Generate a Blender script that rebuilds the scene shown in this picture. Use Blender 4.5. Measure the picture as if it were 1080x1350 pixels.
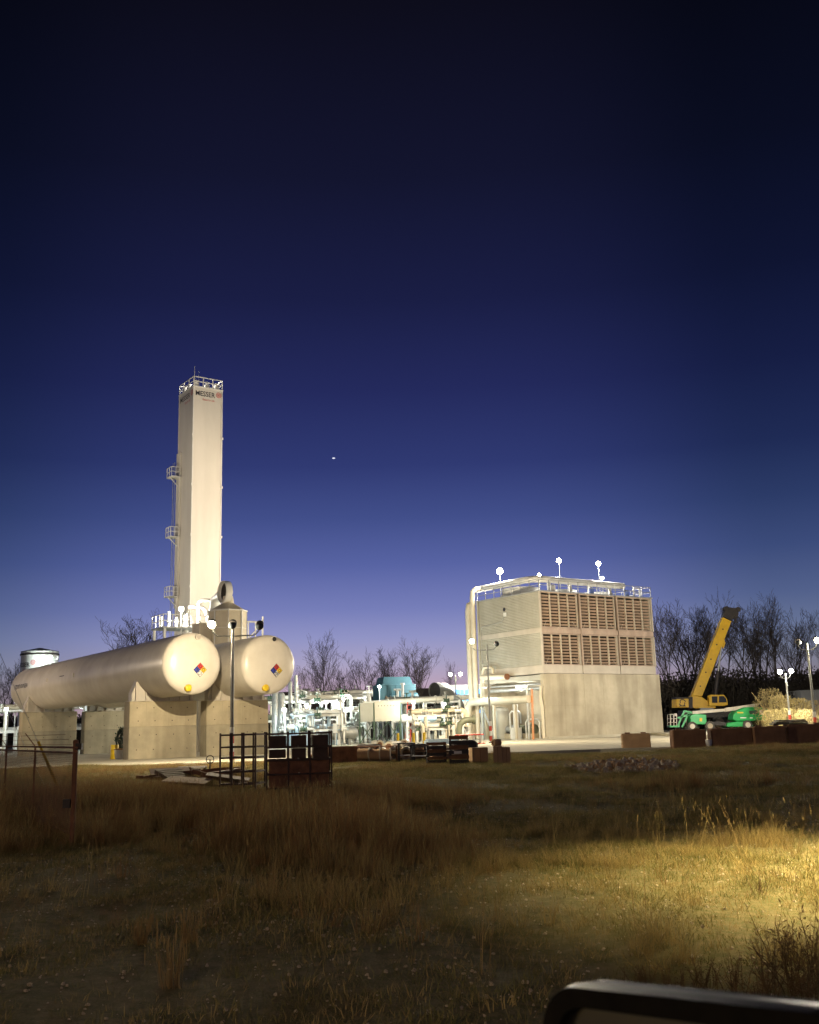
import bpy, math, random
import numpy as np
from mathutils import Vector, Matrix, Euler

sc = bpy.context.scene
for o in list(bpy.data.objects):
    bpy.data.objects.remove(o)
col = sc.collection
rad = math.radians

# ------------------------------------------------------------------ camera
F, TILT, ROLL, EYE = 1350.0, rad(11.84), rad(-1.6), 2.0
cam = bpy.data.objects.new('camera', bpy.data.cameras.new('camera'))
col.objects.link(cam)
sc.camera = cam
cam.data.sensor_fit = 'HORIZONTAL'
cam.data.sensor_width = 36.0
cam.data.lens = 36.0 * F / 1080.0
cam.data.clip_start, cam.data.clip_end = 0.05, 20000
cam.location = (0, 0, EYE)
CM = Matrix.Rotation(math.pi / 2 + TILT, 3, 'X') @ Matrix.Rotation(ROLL, 3, 'Z')
cam.rotation_euler = CM.to_euler()
cam.data.dof.use_dof = True
cam.data.dof.focus_distance = 60.0
cam.data.dof.aperture_fstop = 13.0

# ------------------------------------------------------------------ dusk sky
world = bpy.data.worlds.new('World')
sc.world = world
world.use_nodes = True
nt = world.node_tree
bg = nt.nodes['Background']
tc = nt.nodes.new('ShaderNodeTexCoord')
sep = nt.nodes.new('ShaderNodeSeparateXYZ')
nt.links.new(tc.outputs['Generated'], sep.inputs[0])
ramp = nt.nodes.new('ShaderNodeValToRGB')
nt.links.new(sep.outputs['Z'], ramp.inputs[0])
def lin(c):
    return tuple((v / 255 / 12.92) if v <= 10.3 else ((v / 255 + .055) / 1.055) ** 2.4 for v in c) + (1,)
stops = [(0.0, (198, 160, 166)), (.035, (190, 163, 182)), (.06, (170, 163, 195)), (.085, (146, 149, 197)), (.112, (119, 127, 185)),
         (.155, (88, 100, 163)), (.20, (66, 79, 138)), (.25, (48, 58, 114)), (.32, (36, 42, 92)), (.40, (26, 30, 68)),
         (.50, (19, 21, 46)), (.62, (13, 13, 27)), (1.0, (9, 9, 19))]
els = ramp.color_ramp.elements
els[0].position, els[0].color = stops[0][0], lin(stops[0][1])
els[1].position, els[1].color = stops[-1][0], lin(stops[-1][1])
for p, c in stops[1:-1]:
    e = els.new(p); e.color = lin(c)
# the afterglow is strongest straight ahead and fades evenly to both sides
dotn = nt.nodes.new('ShaderNodeVectorMath'); dotn.operation = 'DOT_PRODUCT'
flat = nt.nodes.new('ShaderNodeVectorMath'); flat.operation = 'MULTIPLY'; flat.inputs[1].default_value = (1, 1, 0)
nt.links.new(tc.outputs['Generated'], flat.inputs[0])
unit = nt.nodes.new('ShaderNodeVectorMath'); unit.operation = 'NORMALIZE'; nt.links.new(flat.outputs[0], unit.inputs[0])
nt.links.new(unit.outputs[0], dotn.inputs[0]); dotn.inputs[1].default_value = (-0.045, .999, 0.0)
mr = nt.nodes.new('ShaderNodeMapRange'); mr.interpolation_type = 'SMOOTHSTEP'
mr.inputs['From Min'].default_value, mr.inputs['From Max'].default_value = .925, .998
nt.links.new(dotn.outputs['Value'], mr.inputs['Value'])
mixs = nt.nodes.new('ShaderNodeMix'); mixs.data_type = 'RGBA'; mixs.blend_type = 'MIX'
nt.links.new(mr.outputs[0], mixs.inputs['Factor'])
mixs.inputs[6].default_value = (.46, .56, .53, 1); mixs.inputs[7].default_value = (1, 1, 1, 1)
mul = nt.nodes.new('ShaderNodeMix'); mul.data_type = 'RGBA'; mul.blend_type = 'MULTIPLY'
mul.inputs['Factor'].default_value = 1
nt.links.new(ramp.outputs[0], mul.inputs[6]); nt.links.new(mixs.outputs[2], mul.inputs[7])
nt.links.new(mul.outputs[2], bg.inputs[0])
bg.inputs[1].default_value = 1.0

sc.view_settings.view_transform = 'Standard'
sc.view_settings.look = 'None'
sc.view_settings.exposure = 0.0
sc.view_settings.gamma = 1.0
sc.view_settings.use_curve_mapping = False
sc.render.engine = 'CYCLES'
sc.cycles.use_denoising = True
sc.cycles.max_bounces = 5
sc.cycles.diffuse_bounces = 3
sc.cycles.glossy_bounces = 3
sc.cycles.transmission_bounces = 4
sc.cycles.transparent_max_bounces = 8
sc.cycles.sample_clamp_indirect = 4.0
sc.cycles.caustics_reflective = False
sc.cycles.caustics_refractive = False

# ------------------------------------------------------------------ helpers
TH = rad(35)                                    # the plant's own grid is turned 35 degrees
GB = Vector((math.cos(TH), math.sin(TH), 0))    # along the louvre wall
GA = Vector((-math.sin(TH), math.cos(TH), 0))   # along the tanks
PAD = 0.4                                       # height of the yard

def at(px, py, Y):
    d = CM @ Vector(((px - 540) / F, -(py - 675) / F, -1.0))
    return Vector((0, 0, EYE)) + d * (Y / d.y)

def onpad(px, py, Y, z=PAD):
    p = at(px, py, Y); p.z = z
    return p

class MB:
    def __init__(s): s.v, s.f = [], []
    def add(s, vs, fs):
        n = len(s.v); s.v += [tuple(v) for v in vs]; s.f += [tuple(i + n for i in f) for f in fs]
        return s
    def box(s, c, d, rz=0.0, taper=None):
        c = Vector(c); x, y, z = d[0] / 2, d[1] / 2, d[2] / 2
        tx, ty = taper or (1, 1)
        cs, sn = math.cos(rz), math.sin(rz)
        vs = []
        for k, (sx, sy) in ((-1, (1, 1)), (1, (tx, ty))):
            for a, b in ((-1, -1), (1, -1), (1, 1), (-1, 1)):
                px, py = a * x * sx, b * y * sy
                vs.append((c.x + px * cs - py * sn, c.y + px * sn + py * cs, c.z + k * z))
        return s.add(vs, [(3, 2, 1, 0), (4, 5, 6, 7), (0, 1, 5, 4), (1, 2, 6, 5), (2, 3, 7, 6), (3, 0, 4, 7)])
    def cbox(s, c, d, b=.03):
        """box with chamfered vertical and top edges"""
        c = Vector(c); x, y, z = d[0] / 2, d[1] / 2, d[2] / 2
        def ring(ix, zz, q):
            X, Y = x - ix, y - ix
            return [(c.x + a, c.y + e, c.z + zz) for a, e in ((-X + q, -Y), (X - q, -Y), (X, -Y + q), (X, Y - q), (X - q, Y), (-X + q, Y), (-X, Y - q), (-X, -Y + q))]
        vs = ring(0, -z, b) + ring(0, z - b, b) + ring(b, z, b)
        fs = [tuple(range(7, -1, -1)), tuple(range(16, 24))]
        for k in (0, 8):
            for i in range(8):
                j = (i + 1) % 8; fs.append((k + i, k + j, k + 8 + j, k + 8 + i))
        return s.add(vs, fs)
    def bar(s, p, q, w, h=None, up=(0, 0, 1)):
        p, q = Vector(p), Vector(q); h = h or w
        d = (q - p).normalized(); u = Vector(up)
        if abs(d.dot(u)) > .97: u = Vector((1, 0, 0))
        a = d.cross(u).normalized() * (w / 2); b = a.cross(d).normalized() * (h / 2)
        vs = [p - a - b, p + a - b, p + a + b, p - a + b, q - a - b, q + a - b, q + a + b, q - a + b]
        return s.add(vs, [(3, 2, 1, 0), (4, 5, 6, 7), (0, 1, 5, 4), (1, 2, 6, 5), (2, 3, 7, 6), (3, 0, 4, 7)])
    def tube(s, path, r, n=10, cap=True):
        path = [Vector(p) for p in path]
        m = len(path)
        rs = r if isinstance(r, (list, tuple)) else [r] * m
        d0 = (path[1] - path[0]).normalized()
        u = Vector((0, 0, 1)) if abs(d0.z) < .9 else Vector((1, 0, 0))
        a = d0.cross(u).normalized()
        vs = []
        for i in range(m):
            if i == 0: d = path[1] - path[0]
            elif i == m - 1: d = path[-1] - path[-2]
            else: d = (path[i] - path[i - 1]).normalized() + (path[i + 1] - path[i]).normalized()
            d = d.normalized()
            a = (a - d * a.dot(d))
            if a.length < 1e-6: a = d.orthogonal()
            a = a.normalized(); b = d.cross(a)
            for k in range(n):
                t = 2 * math.pi * k / n
                vs.append(path[i] + (a * math.cos(t) + b * math.sin(t)) * rs[i])
        fs = []
        for i in range(m - 1):
            for k in range(n):
                j = (k + 1) % n
                fs.append((i * n + k, i * n + j, (i + 1) * n + j, (i + 1) * n + k))
        if cap:
            fs.append(tuple(range(n - 1, -1, -1))); fs.append(tuple(range((m - 1) * n, m * n)))
        return s.add(vs, fs)
    def cyl(s, p, q, r, r2=None, n=16):
        return s.tube([p, q], [r, r if r2 is None else r2], n)
    def lathe(s, prof, o=(0, 0, 0), axis='Z', n=32, cap=True):
        """prof: (radius, height) pairs along the axis"""
        o = Vector(o); vs = []
        for r, h in prof:
            for k in range(n):
                t = 2 * math.pi * k / n
                c, e = r * math.cos(t), r * math.sin(t)
                vs.append(o + (Vector((c, e, h)) if axis == 'Z' else Vector((c, h, -e)) if axis == 'Y' else Vector((h, c, e))))
        fs = []
        for i in range(len(prof) - 1):
            for k in range(n):
                j = (k + 1) % n
                fs.append((i * n + k, i * n + j, (i + 1) * n + j, (i + 1) * n + k))
        if cap:
            fs.append(tuple(range(n - 1, -1, -1))); fs.append(tuple(range((len(prof) - 1) * n, len(prof) * n)))
        return s.add(vs, fs)
    def prism(s, poly, d):
        """closed 3D polygon pushed along vector d"""
        n = len(poly); d = Vector(d)
        vs = [Vector(p) for p in poly] + [Vector(p) + d for p in poly]
        fs = [tuple(range(n - 1, -1, -1)), tuple(range(n, 2 * n))]
        for i in range(n):
            j = (i + 1) % n; fs.append((i, j, n + j, n + i))
        return s.add(vs, fs)
    def mesh(s, name, smooth=None):
        me = bpy.data.meshes.new(name)
        me.from_pydata(s.v, [], s.f)
        if smooth:
            me.polygons.foreach_set('use_smooth', [True] * len(me.polygons))
            me.set_sharp_from_angle(angle=rad(smooth))
        me.update()
        return me
    def build(s, name, mat, parent=None, smooth=None, bevel=None):
        me = s.mesh(name, smooth)
        if mat: me.materials.append(mat)
        o = bpy.data.objects.new(name, me); col.objects.link(o)
        o.parent = parent
        if bevel:
            m = o.modifiers.new('bevel', 'BEVEL'); m.width = bevel; m.segments = 2; m.limit_method = 'ANGLE'
        return o

def tag(o, label=None, cat=None, group=None, kind=None):
    if label: o['label'] = label
    if cat: o['category'] = cat
    if group: o['group'] = group
    if kind: o['kind'] = kind
    return o

def thing(name, label, cat, loc=(0, 0, 0), rz=0.0, group=None):
    o = bpy.data.objects.new(name, None); col.objects.link(o)
    o.empty_display_size = .3
    o.location = loc; o.rotation_euler = (0, 0, rz)
    return tag(o, label, cat, group)

def share(name, me, parent, loc=(0, 0, 0), rz=0.0, scale=None):
    o = bpy.data.objects.new(name, me); col.objects.link(o)
    o.parent = parent; o.location = loc; o.rotation_euler = (0, 0, rz)
    if scale: o.scale = scale
    return o

def dup(root, loc, rz, label, group=None):
    r = root.copy(); col.objects.link(r); r.location = loc; r.rotation_euler = (0, 0, rz)
    r['label'] = label
    if group: r['group'] = group
    def rec(o, par):
        for ch in list(o.children):
            if ch.parent is not o: continue
            c = ch.copy(); col.objects.link(c); c.parent = par
            rec(ch, c)
    rec(root, r)
    return r

# ------------------------------------------------------------------ materials
def mat(name, c, rough=.6, metal=0.0, c2=None, scale=1.5, detail=6, bump=0.0, bscale=None, streak=0.0, contrast=(.35, .65), coat=0.0, stretch=None):
    m = bpy.data.materials.new(name); m.use_nodes = True
    t = m.node_tree; p = t.nodes['Principled BSDF']
    p.inputs['Roughness'].default_value = rough
    p.inputs['Metallic'].default_value = metal
    p.inputs['Coat Weight'].default_value = coat
    c = tuple(c) + (1,)
    p.inputs['Base Color'].default_value = c
    co = t.nodes.new('ShaderNodeTexCoord')
    vec = co.outputs['Object']
    if stretch:
        mp = t.nodes.new('ShaderNodeMapping'); mp.inputs['Scale'].default_value = stretch
        t.links.new(vec, mp.inputs[0]); vec = mp.outputs[0]
    if c2:
        n = t.nodes.new('ShaderNodeTexNoise'); n.inputs['Scale'].default_value = scale
        n.inputs['Detail'].default_value = detail; n.inputs['Roughness'].default_value = .62
        t.links.new(vec, n.inputs['Vector'])
        r = t.nodes.new('ShaderNodeMapRange')
        r.inputs['From Min'].default_value, r.inputs['From Max'].default_value = contrast
        t.links.new(n.outputs['Fac'], r.inputs['Value'])
        x = t.nodes.new('ShaderNodeMix'); x.data_type = 'RGBA'
        x.inputs[6].default_value = c; x.inputs[7].default_value = tuple(c2) + (1,)
        t.links.new(r.outputs[0], x.inputs['Factor'])
        out = x.outputs[2]
        if streak:
            mp = t.nodes.new('ShaderNodeMapping'); mp.inputs['Scale'].default_value = (.55, .55, .1)
            t.links.new(co.outputs['Object'], mp.inputs[0])
            n2 = t.nodes.new('ShaderNodeTexNoise'); n2.inputs['Scale'].default_value = 1.4; n2.inputs['Detail'].default_value = 7
            t.links.new(mp.outputs[0], n2.inputs['Vector'])
            r2 = t.nodes.new('ShaderNodeMapRange'); r2.inputs['From Min'].default_value = .42; r2.inputs['From Max'].default_value = .72
            r2.inputs['To Max'].default_value = streak
            t.links.new(n2.outputs['Fac'], r2.inputs['Value'])
            x2 = t.nodes.new('ShaderNodeMix'); x2.data_type = 'RGBA'
            x2.inputs[7].default_value = (c2[0] * .5, c2[1] * .48, c2[2] * .45, 1)
            t.links.new(out, x2.inputs[6]); t.links.new(r2.outputs[0], x2.inputs['Factor'])
            out = x2.outputs[2]
        t.links.new(out, p.inputs['Base Color'])
    if bump:
        n = t.nodes.new('ShaderNodeTexNoise'); n.inputs['Scale'].default_value = bscale or scale * 6; n.inputs['Detail'].default_value = 5
        t.links.new(vec, n.inputs['Vector'])
        b = t.nodes.new('ShaderNodeBump'); b.inputs['Strength'].default_value = bump; b.inputs['Distance'].default_value = .05
        t.links.new(n.outputs['Fac'], b.inputs['Height']); t.links.new(b.outputs[0], p.inputs['Normal'])
    return m

def emit(name, c, s):
    m = bpy.data.materials.new(name); m.use_nodes = True
    p = m.node_tree.nodes['Principled BSDF']
    p.inputs['Base Color'].default_value = tuple(c) + (1,)
    p.inputs['Emission Color'].default_value = tuple(c) + (1,)
    p.inputs['Emission Strength'].default_value = s
    return m

M = {}
M['conc'] = mat('pier_concrete', (.60, .52, .36), .9, c2=(.44, .38, .26), scale=.7, bump=.25, bscale=9, streak=.55)
M['conc_low'] = mat('pier_concrete_lower_pour', (.50, .44, .31), .9, c2=(.36, .32, .23), scale=.8, bump=.25, bscale=9, streak=.6)
M['conc_basin'] = mat('basin_concrete', (.52, .465, .35), .9, c2=(.36, .315, .23), scale=.28, bump=.2, bscale=7, streak=.5)
M['conc_pad'] = mat('yard_concrete', (.52, .48, .38), .9, c2=(.38, .35, .27), scale=.25, bump=.3, bscale=3)
M['block'] = mat('stained_block', (.27, .14, .07), .92, c2=(.17, .085, .042), scale=1.2, bump=.4, bscale=8, streak=.6)
M['block2'] = mat('tan_block', (.52, .34, .19), .9, c2=(.38, .24, .13), scale=1.5, bump=.3, bscale=8, streak=.3)
M['tank'] = mat('tank_paint', (.74, .69, .60), .33, c2=(.64, .58, .49), scale=.5, bump=.03, bscale=1.2, streak=.22)
M['white'] = mat('white_paint', (.78, .78, .75), .45, c2=(.68, .67, .62), scale=.9)
M['tower'] = mat('tower_cladding', (.72, .69, .62), .5, c2=(.64, .61, .54), scale=.3, stretch=(1, 1, .25), bump=.03, bscale=.8, streak=.14)
M['pipe'] = mat('pipe_cladding', (.72, .70, .62), .38, c2=(.60, .58, .50), scale=.8, bump=.05)
M['cream'] = mat('cream_paint', (.66, .60, .47), .5, c2=(.56, .50, .38), scale=.8, streak=.25)
M['galv'] = mat('galvanised_steel', (.50, .51, .50), .4, .55, c2=(.38, .39, .38), scale=3)
M['steel'] = mat('grey_steel', (.30, .31, .30), .5, .3, c2=(.22, .23, .22), scale=2)
M['dark'] = mat('dark_steel', (.028, .026, .026), .6, .2, c2=(.05, .04, .035), scale=3)
M['black'] = mat('black_plastic', (.008, .008, .008), .35, c2=(.012, .012, .011), scale=30, bump=.04, bscale=260)
M['black'].node_tree.nodes['Principled BSDF'].inputs['Specular IOR Level'].default_value = .012
M['panel'] = mat('ribbed_cladding', (.44, .42, .35), .5, .1, c2=(.38, .36, .29), scale=.5, streak=.2)
M['trim'] = mat('cladding_trim', (.52, .47, .39), .5, c2=(.44, .39, .32), scale=.7, streak=.2)
M['louvre'] = mat('louvre_blade', (.48, .37, .29), .42, c2=(.37, .28, .215), scale=1.1, streak=.3)
M['slat'] = mat('louvre_slat', (.40, .29, .21), .38, c2=(.30, .21, .15), scale=.9, streak=.35)
M['rack'] = mat('rack_steel', (.050, .032, .024), .7, .1, c2=(.09, .05, .035), scale=3)
M['inside'] = mat('painted_dark_inside', (.02, .017, .014), .9, c2=(.07, .055, .04), scale=2)  # near-black tone standing for the shade inside the tower and duct
M['rust'] = mat('rusty_steel', (.26, .12, .06), .85, c2=(.14, .065, .035), scale=3, bump=.2)
M['wood'] = mat('pallet_wood', (.20, .125, .065), .85, c2=(.11, .07, .038), scale=4, stretch=(1, 6, 6), bump=.2)
M['yellow'] = mat('yellow_paint', (.80, .49, .02), .42, c2=(.68, .40, .016), scale=1.1, streak=.25)
M['yellow2'] = mat('bright_yellow_paint', (.80, .56, .02), .45, c2=(.66, .44, .02), scale=3)
M['green'] = mat('green_paint', (.02, .42, .10), .38, c2=(.018, .33, .08), scale=1.5)
M['dgreen'] = mat('dark_green_paint', (.035, .07, .04), .5, c2=(.05, .085, .05), scale=3)
M['pgreen'] = mat('olive_pipe_paint', (.14, .15, .10), .45, c2=(.10, .11, .075), scale=2)
M['offw'] = mat('off_white_boom', (.66, .60, .50), .45, c2=(.54, .47, .37), scale=1.2, streak=.2)
M['rubber'] = mat('tyre_rubber', (.06, .055, .05), .9, c2=(.10, .09, .075), scale=4)
M['rim'] = mat('rim_paint', (.48, .40, .27), .55, c2=(.36, .29, .19), scale=4)
M['red'] = mat('red_paint', (.60, .06, .035), .5, c2=(.5, .05, .03), scale=3)
M['orange'] = mat('orange_paint', (.55, .27, .12), .5, c2=(.58, .2, .05), scale=3)
M['blue_box'] = mat('teal_blue_enclosure', (.075, .21, .27), .5, c2=(.06, .17, .225), scale=.8, streak=.2)
M['blue_p'] = mat('pale_blue_vessel', (.42, .55, .66), .4, c2=(.36, .48, .58), scale=1)
M['motor'] = mat('motor_blue', (.10, .16, .42), .4, c2=(.08, .13, .36), scale=2)
M['glass'] = mat('dark_glass', (.03, .035, .04), .08)
M['sign_black'] = mat('lettering_black', (.02, .02, .03), .5)
M['sign_red'] = mat('lettering_red', (.55, .04, .03), .5)
M['nf_red'] = mat('placard_red', (.62, .04, .03), .5)
M['nf_blue'] = mat('placard_blue', (.04, .06, .42), .5)
M['nf_yel'] = mat('placard_yellow', (.80, .55, .02), .5)
M['nf_white'] = mat('placard_white', (.8, .78, .72), .5)
M['bark'] = mat('bark', (.055, .043, .036), .95, c2=(.085, .068, .055), scale=3)
M['shed'] = mat('shed_cladding', (.045, .034, .03), .8, c2=(.06, .045, .04), scale=.5)
M['greyw'] = mat('grey_cladding', (.22, .23, .24), .7, c2=(.18, .19, .2), scale=.5, streak=.2)
M['rock'] = mat('broken_concrete', (.62, .55, .45), .9, c2=(.33, .27, .20), scale=2.5, bump=.4)
M['lamp_warm'] = emit('lamp_lens_warm', (1.0, .86, .58), 90)
M['lamp_white'] = emit('lamp_lens_white', (1.0, .97, .88), 90)
M['win_blue'] = emit('lit_blue_window', (.10, .42, .95), 1.4)
M['win_white'] = emit('lit_white_wall', (.85, .95, 1.0), .55)

def leafmat(name, c, c2, trans=.35, rough=.75):
    m = bpy.data.materials.new(name); m.use_nodes = True
    t = m.node_tree; p = t.nodes['Principled BSDF']; out = t.nodes['Material Output']
    oi = t.nodes.new('ShaderNodeObjectInfo')
    geo = t.nodes.new('ShaderNodeNewGeometry')
    ad = t.nodes.new('ShaderNodeMath'); ad.operation = 'ADD'
    t.links.new(oi.outputs['Random'], ad.inputs[0])
    t.links.new(geo.outputs['Random Per Island'], ad.inputs[1])
    hf = t.nodes.new('ShaderNodeMath'); hf.operation = 'MULTIPLY'; hf.inputs[1].default_value = .5
    t.links.new(ad.outputs[0], hf.inputs[0])
    x = t.nodes.new('ShaderNodeMix'); x.data_type = 'RGBA'
    x.inputs[6].default_value = tuple(c) + (1,); x.inputs[7].default_value = tuple(c2) + (1,)
    t.links.new(hf.outputs[0], x.inputs['Factor'])
    t.links.new(x.outputs[2], p.inputs['Base Color'])
    p.inputs['Roughness'].default_value = rough
    p.inputs['Specular IOR Level'].default_value = .25
    tr = t.nodes.new('ShaderNodeBsdfTranslucent'); t.links.new(x.outputs[2], tr.inputs[0])
    ms = t.nodes.new('ShaderNodeMixShader'); ms.inputs[0].default_value = trans
    t.links.new(p.outputs[0], ms.inputs[1]); t.links.new(tr.outputs[0], ms.inputs[2])
    t.links.new(ms.outputs[0], out.inputs[0])
    return m
M['grass_tall'] = leafmat('dry_tall_grass', (.33, .20, .085), (.19, .105, .045))
M['grass_pale'] = leafmat('pale_straw', (.42, .33, .145), (.25, .185, .075))
M['grass_short'] = leafmat('short_dry_turf', (.22, .19, .07), (.13, .13, .045))
M['tuft'] = leafmat('tan_tuft', (.30, .21, .095), (.2, .13, .055))
M['weed'] = leafmat('dark_weed', (.13, .088, .048), (.20, .14, .07))
M['shrub'] = leafmat('straw_coloured_shrub', (.42, .33, .16), (.30, .24, .08))
M['thicket'] = leafmat('winter_thicket', (.035, .03, .024), (.055, .045, .032), .15)

def soilmat():
    m = bpy.data.materials.new('field_soil'); m.use_nodes = True
    t = m.node_tree; p = t.nodes['Principled BSDF']; p.inputs['Roughness'].default_value = .95
    p.inputs['Specular IOR Level'].default_value = .15
    co = t.nodes.new('ShaderNodeTexCoord')
    def noise(s, d=6, r=.6):
        n = t.nodes.new('ShaderNodeTexNoise'); n.inputs['Scale'].default_value = s; n.inputs['Detail'].default_value = d
        n.inputs['Roughness'].default_value = r
        t.links.new(co.outputs['Object'], n.inputs['Vector']); return n
    def rng(n, a, b):
        r = t.nodes.new('ShaderNodeMapRange'); r.inputs['From Min'].default_value = a; r.inputs['From Max'].default_value = b
        t.links.new(n.outputs['Fac'], r.inputs['Value']); return r
    def mx(f, a, b):
        x = t.nodes.new('ShaderNodeMix'); x.data_type = 'RGBA'
        t.links.new(f.outputs[0], x.inputs['Factor'])
        for i, v in ((6, a), (7, b)):
            if isinstance(v, tuple): x.inputs[i].default_value = v + (1,)
            else: t.links.new(v.outputs[2], x.inputs[i])
        return x
    a = mx(rng(noise(.35), .38, .62), (.15, .138, .06), (.11, .112, .045))
    b = mx(rng(noise(6, 8, .7), .42, .66), a, (.23, .19, .105))
    c = mx(rng(noise(38, 4), .58, .75), b, (.30, .26, .17))
    t.links.new(c.outputs[2], p.inputs['Base Color'])
    bp = t.nodes.new('ShaderNodeBump'); bp.inputs['Strength'].default_value = .9; bp.inputs['Distance'].default_value = .05
    t.links.new(noise(22, 8, .75).outputs['Fac'], bp.inputs['Height']); t.links.new(bp.outputs[0], p.inputs['Normal'])
    return m
M['soil'] = soilmat()

# ------------------------------------------------------------------ lamps
def point(parent, loc, c, watts, r=.15, name='lamp_light'):
    l = bpy.data.lights.new(name, 'POINT'); l.color = c; l.energy = watts; l.shadow_soft_size = r
    o = bpy.data.objects.new(name, l); col.objects.link(o); o.parent = parent; o.location = loc
    return o
def spot(parent, loc, target, c, watts, cone=60, blend=.5, r=.15, name='lamp_light'):
    """loc and target in the parent's own frame"""
    l = bpy.data.lights.new(name, 'SPOT'); l.color = c; l.energy = watts; l.shadow_soft_size = r
    l.spot_size = rad(cone); l.spot_blend = blend
    o = bpy.data.objects.new(name, l); col.objects.link(o); o.parent = parent; o.location = loc
    d = Vector(target) - Vector(loc)
    o.rotation_euler = d.to_track_quat('-Z', 'Y').to_euler()
    return o
WARM, WHITE, COOL = (1.0, .83, .56), (1.0, .94, .82), (.86, 1.0, .96)

# ------------------------------------------------------------------ terrain and yard
def sm(a, b, x):
    t = np.clip((x - a) / (b - a), 0, 1); return t * t * (3 - 2 * t)
def hgt(x, y):
    x = np.asarray(x, float); y = np.asarray(y, float)
    h = .34 * sm(14, 54, y) + .22 * sm(9, 22, x) * sm(35, 58, y)
    h = h - .10 * np.exp(-((x + 8) / 12) ** 2 - ((y - 26) / 7) ** 2)
    h = h - .15 * np.exp(-((x - 5) / 12) ** 2 - ((y - 21) / 4) ** 2)
    near = 1 - sm(60, 120, np.abs(x)) * 1.0
    h = h + near * (.05 * np.sin(x * .61 + 1.3 * np.sin(y * .33)) * np.sin(y * .47 + .8) + .03 * np.sin(x * 1.7 + y * .9) + .02 * np.sin(x * 3.1 - y * 2.3))
    inside = sm(56.5, 58.5, y) * (1 - sm(235, 240, y)) * sm(-112, -108, x) * (1 - sm(88, 92, x))
    h = h * (1 - inside) + .12 * inside
    far = sm(235, 400, y)
    return h * (1 - far) + .3 * far
def axis(lo, a, b, hi, step):
    mid = list(np.arange(a, b + 1e-6, step))
    l, d = [], step
    v = a
    while v > lo: d *= 1.35; v -= d; l.append(max(v, lo))
    r, d, v = [], step, mid[-1]
    while v < hi: d *= 1.35; v += d; r.append(min(v, hi))
    return np.array(l[::-1] + mid + r)
xs, ys = axis(-1100, -45, 45, 1100, .6), axis(-200, -3, 75, 1300, .6)
gx, gy = np.meshgrid(xs, ys)
gz = hgt(gx, gy)
nx, ny = len(xs), len(ys)
me = bpy.data.meshes.new('ground')
idx = np.arange(nx * ny).reshape(ny, nx)
fs = np.stack([idx[:-1, :-1], idx[:-1, 1:], idx[1:, 1:], idx[1:, :-1]], -1).reshape(-1, 4)
me.from_pydata(np.stack([gx, gy, gz], -1).reshape(-1, 3).tolist(), [], fs.tolist())
me.polygons.foreach_set('use_smooth', [True] * len(me.polygons)); me.materials.append(M['soil'])
g = bpy.data.objects.new('ground', me); col.objects.link(g); tag(g, kind='structure')

rnd = random.Random(4)
edge = []
for i in range(60):
    x = -105 + i * (190 / 59)
    edge.append((x, 57.2 + 5.0 * float(sm(-8, 12, x)) + rnd.uniform(-.35, .35)))
poly = [(x, y, 0) for x, y in edge] + [(85, 232, 0), (-105, 232, 0)]
o = MB().prism(poly, (0, 0, PAD)).build('yard', M['conc_pad'])
tag(o, kind='structure')

# ------------------------------------------------------------------ lettering
def text_mesh(s, size, bold=0.0, xs=1.0):
    c = bpy.data.curves.new('t', 'FONT'); c.body = s; c.size = size; c.offset = bold; c.resolution_u = 3
    ob = bpy.data.objects.new('t', c); col.objects.link(ob)
    dg = bpy.context.evaluated_depsgraph_get()
    m = ob.evaluated_get(dg).to_mesh()
    v = [(a.co.x * xs, a.co.y) for a in m.vertices]; f = [tuple(p.vertices) for p in m.polygons]
    ob.evaluated_get(dg).to_mesh_clear()
    bpy.data.objects.remove(ob)
    return v, f
TX = {}
for key, args in {'big': ('MESSER', 1.0, .012, 1.45), 'small': ('Gases for Life', 1.0, 0, 1.1), '3': ('3', 1, .01, 1), '0': ('0', 1, .01, 1),
                  'OX': ('OX', 1, .01, 1), 'liq': ('LIQUID OXYGEN', 1, .02, 1.1)}.items():
    v, f = text_mesh(*args)
    x0 = min(p[0] for p in v); y0 = min(p[1] for p in v); x1 = max(p[0] for p in v); y1 = max(p[1] for p in v)
    TX[key] = ([((p[0] - x0), (p[1] - y0)) for p in v], f, x1 - x0, y1 - y0)
def letters(key, width, fn, name, m, parent, height=None):
    """fn maps (x across, y up) in metres, origin lower left, to the parent's frame"""
    v, f, w, h = TX[key]; k = width / w; kh = (height / h) if height else k
    mb = MB(); mb.add([fn(p[0] * k, p[1] * kh) for p in v], f)
    return mb.build(name, m, parent)
def roundel(r, fn, parent):
    for ro, ri in ((r, r * .80), (r * .58, r * .42)):
        mb = MB(); n = 28
        vs = [fn(q * math.cos(6.2832 * k / n), q * math.sin(6.2832 * k / n)) for q in (ro, ri) for k in range(n)]
        mb.add(vs, [(k, (k + 1) % n, n + (k + 1) % n, n + k) for k in range(n)])
        mb.build('emblem_ring', M['sign_red'], parent)
    mb = MB(); n = 10
    mb.add([fn(r * .22 * math.cos(6.2832 * k / n), r * .22 * math.sin(6.2832 * k / n)) for k in range(n)], [tuple(range(n))])
    mb.build('emblem_dot', M['sign_red'], parent)

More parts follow.
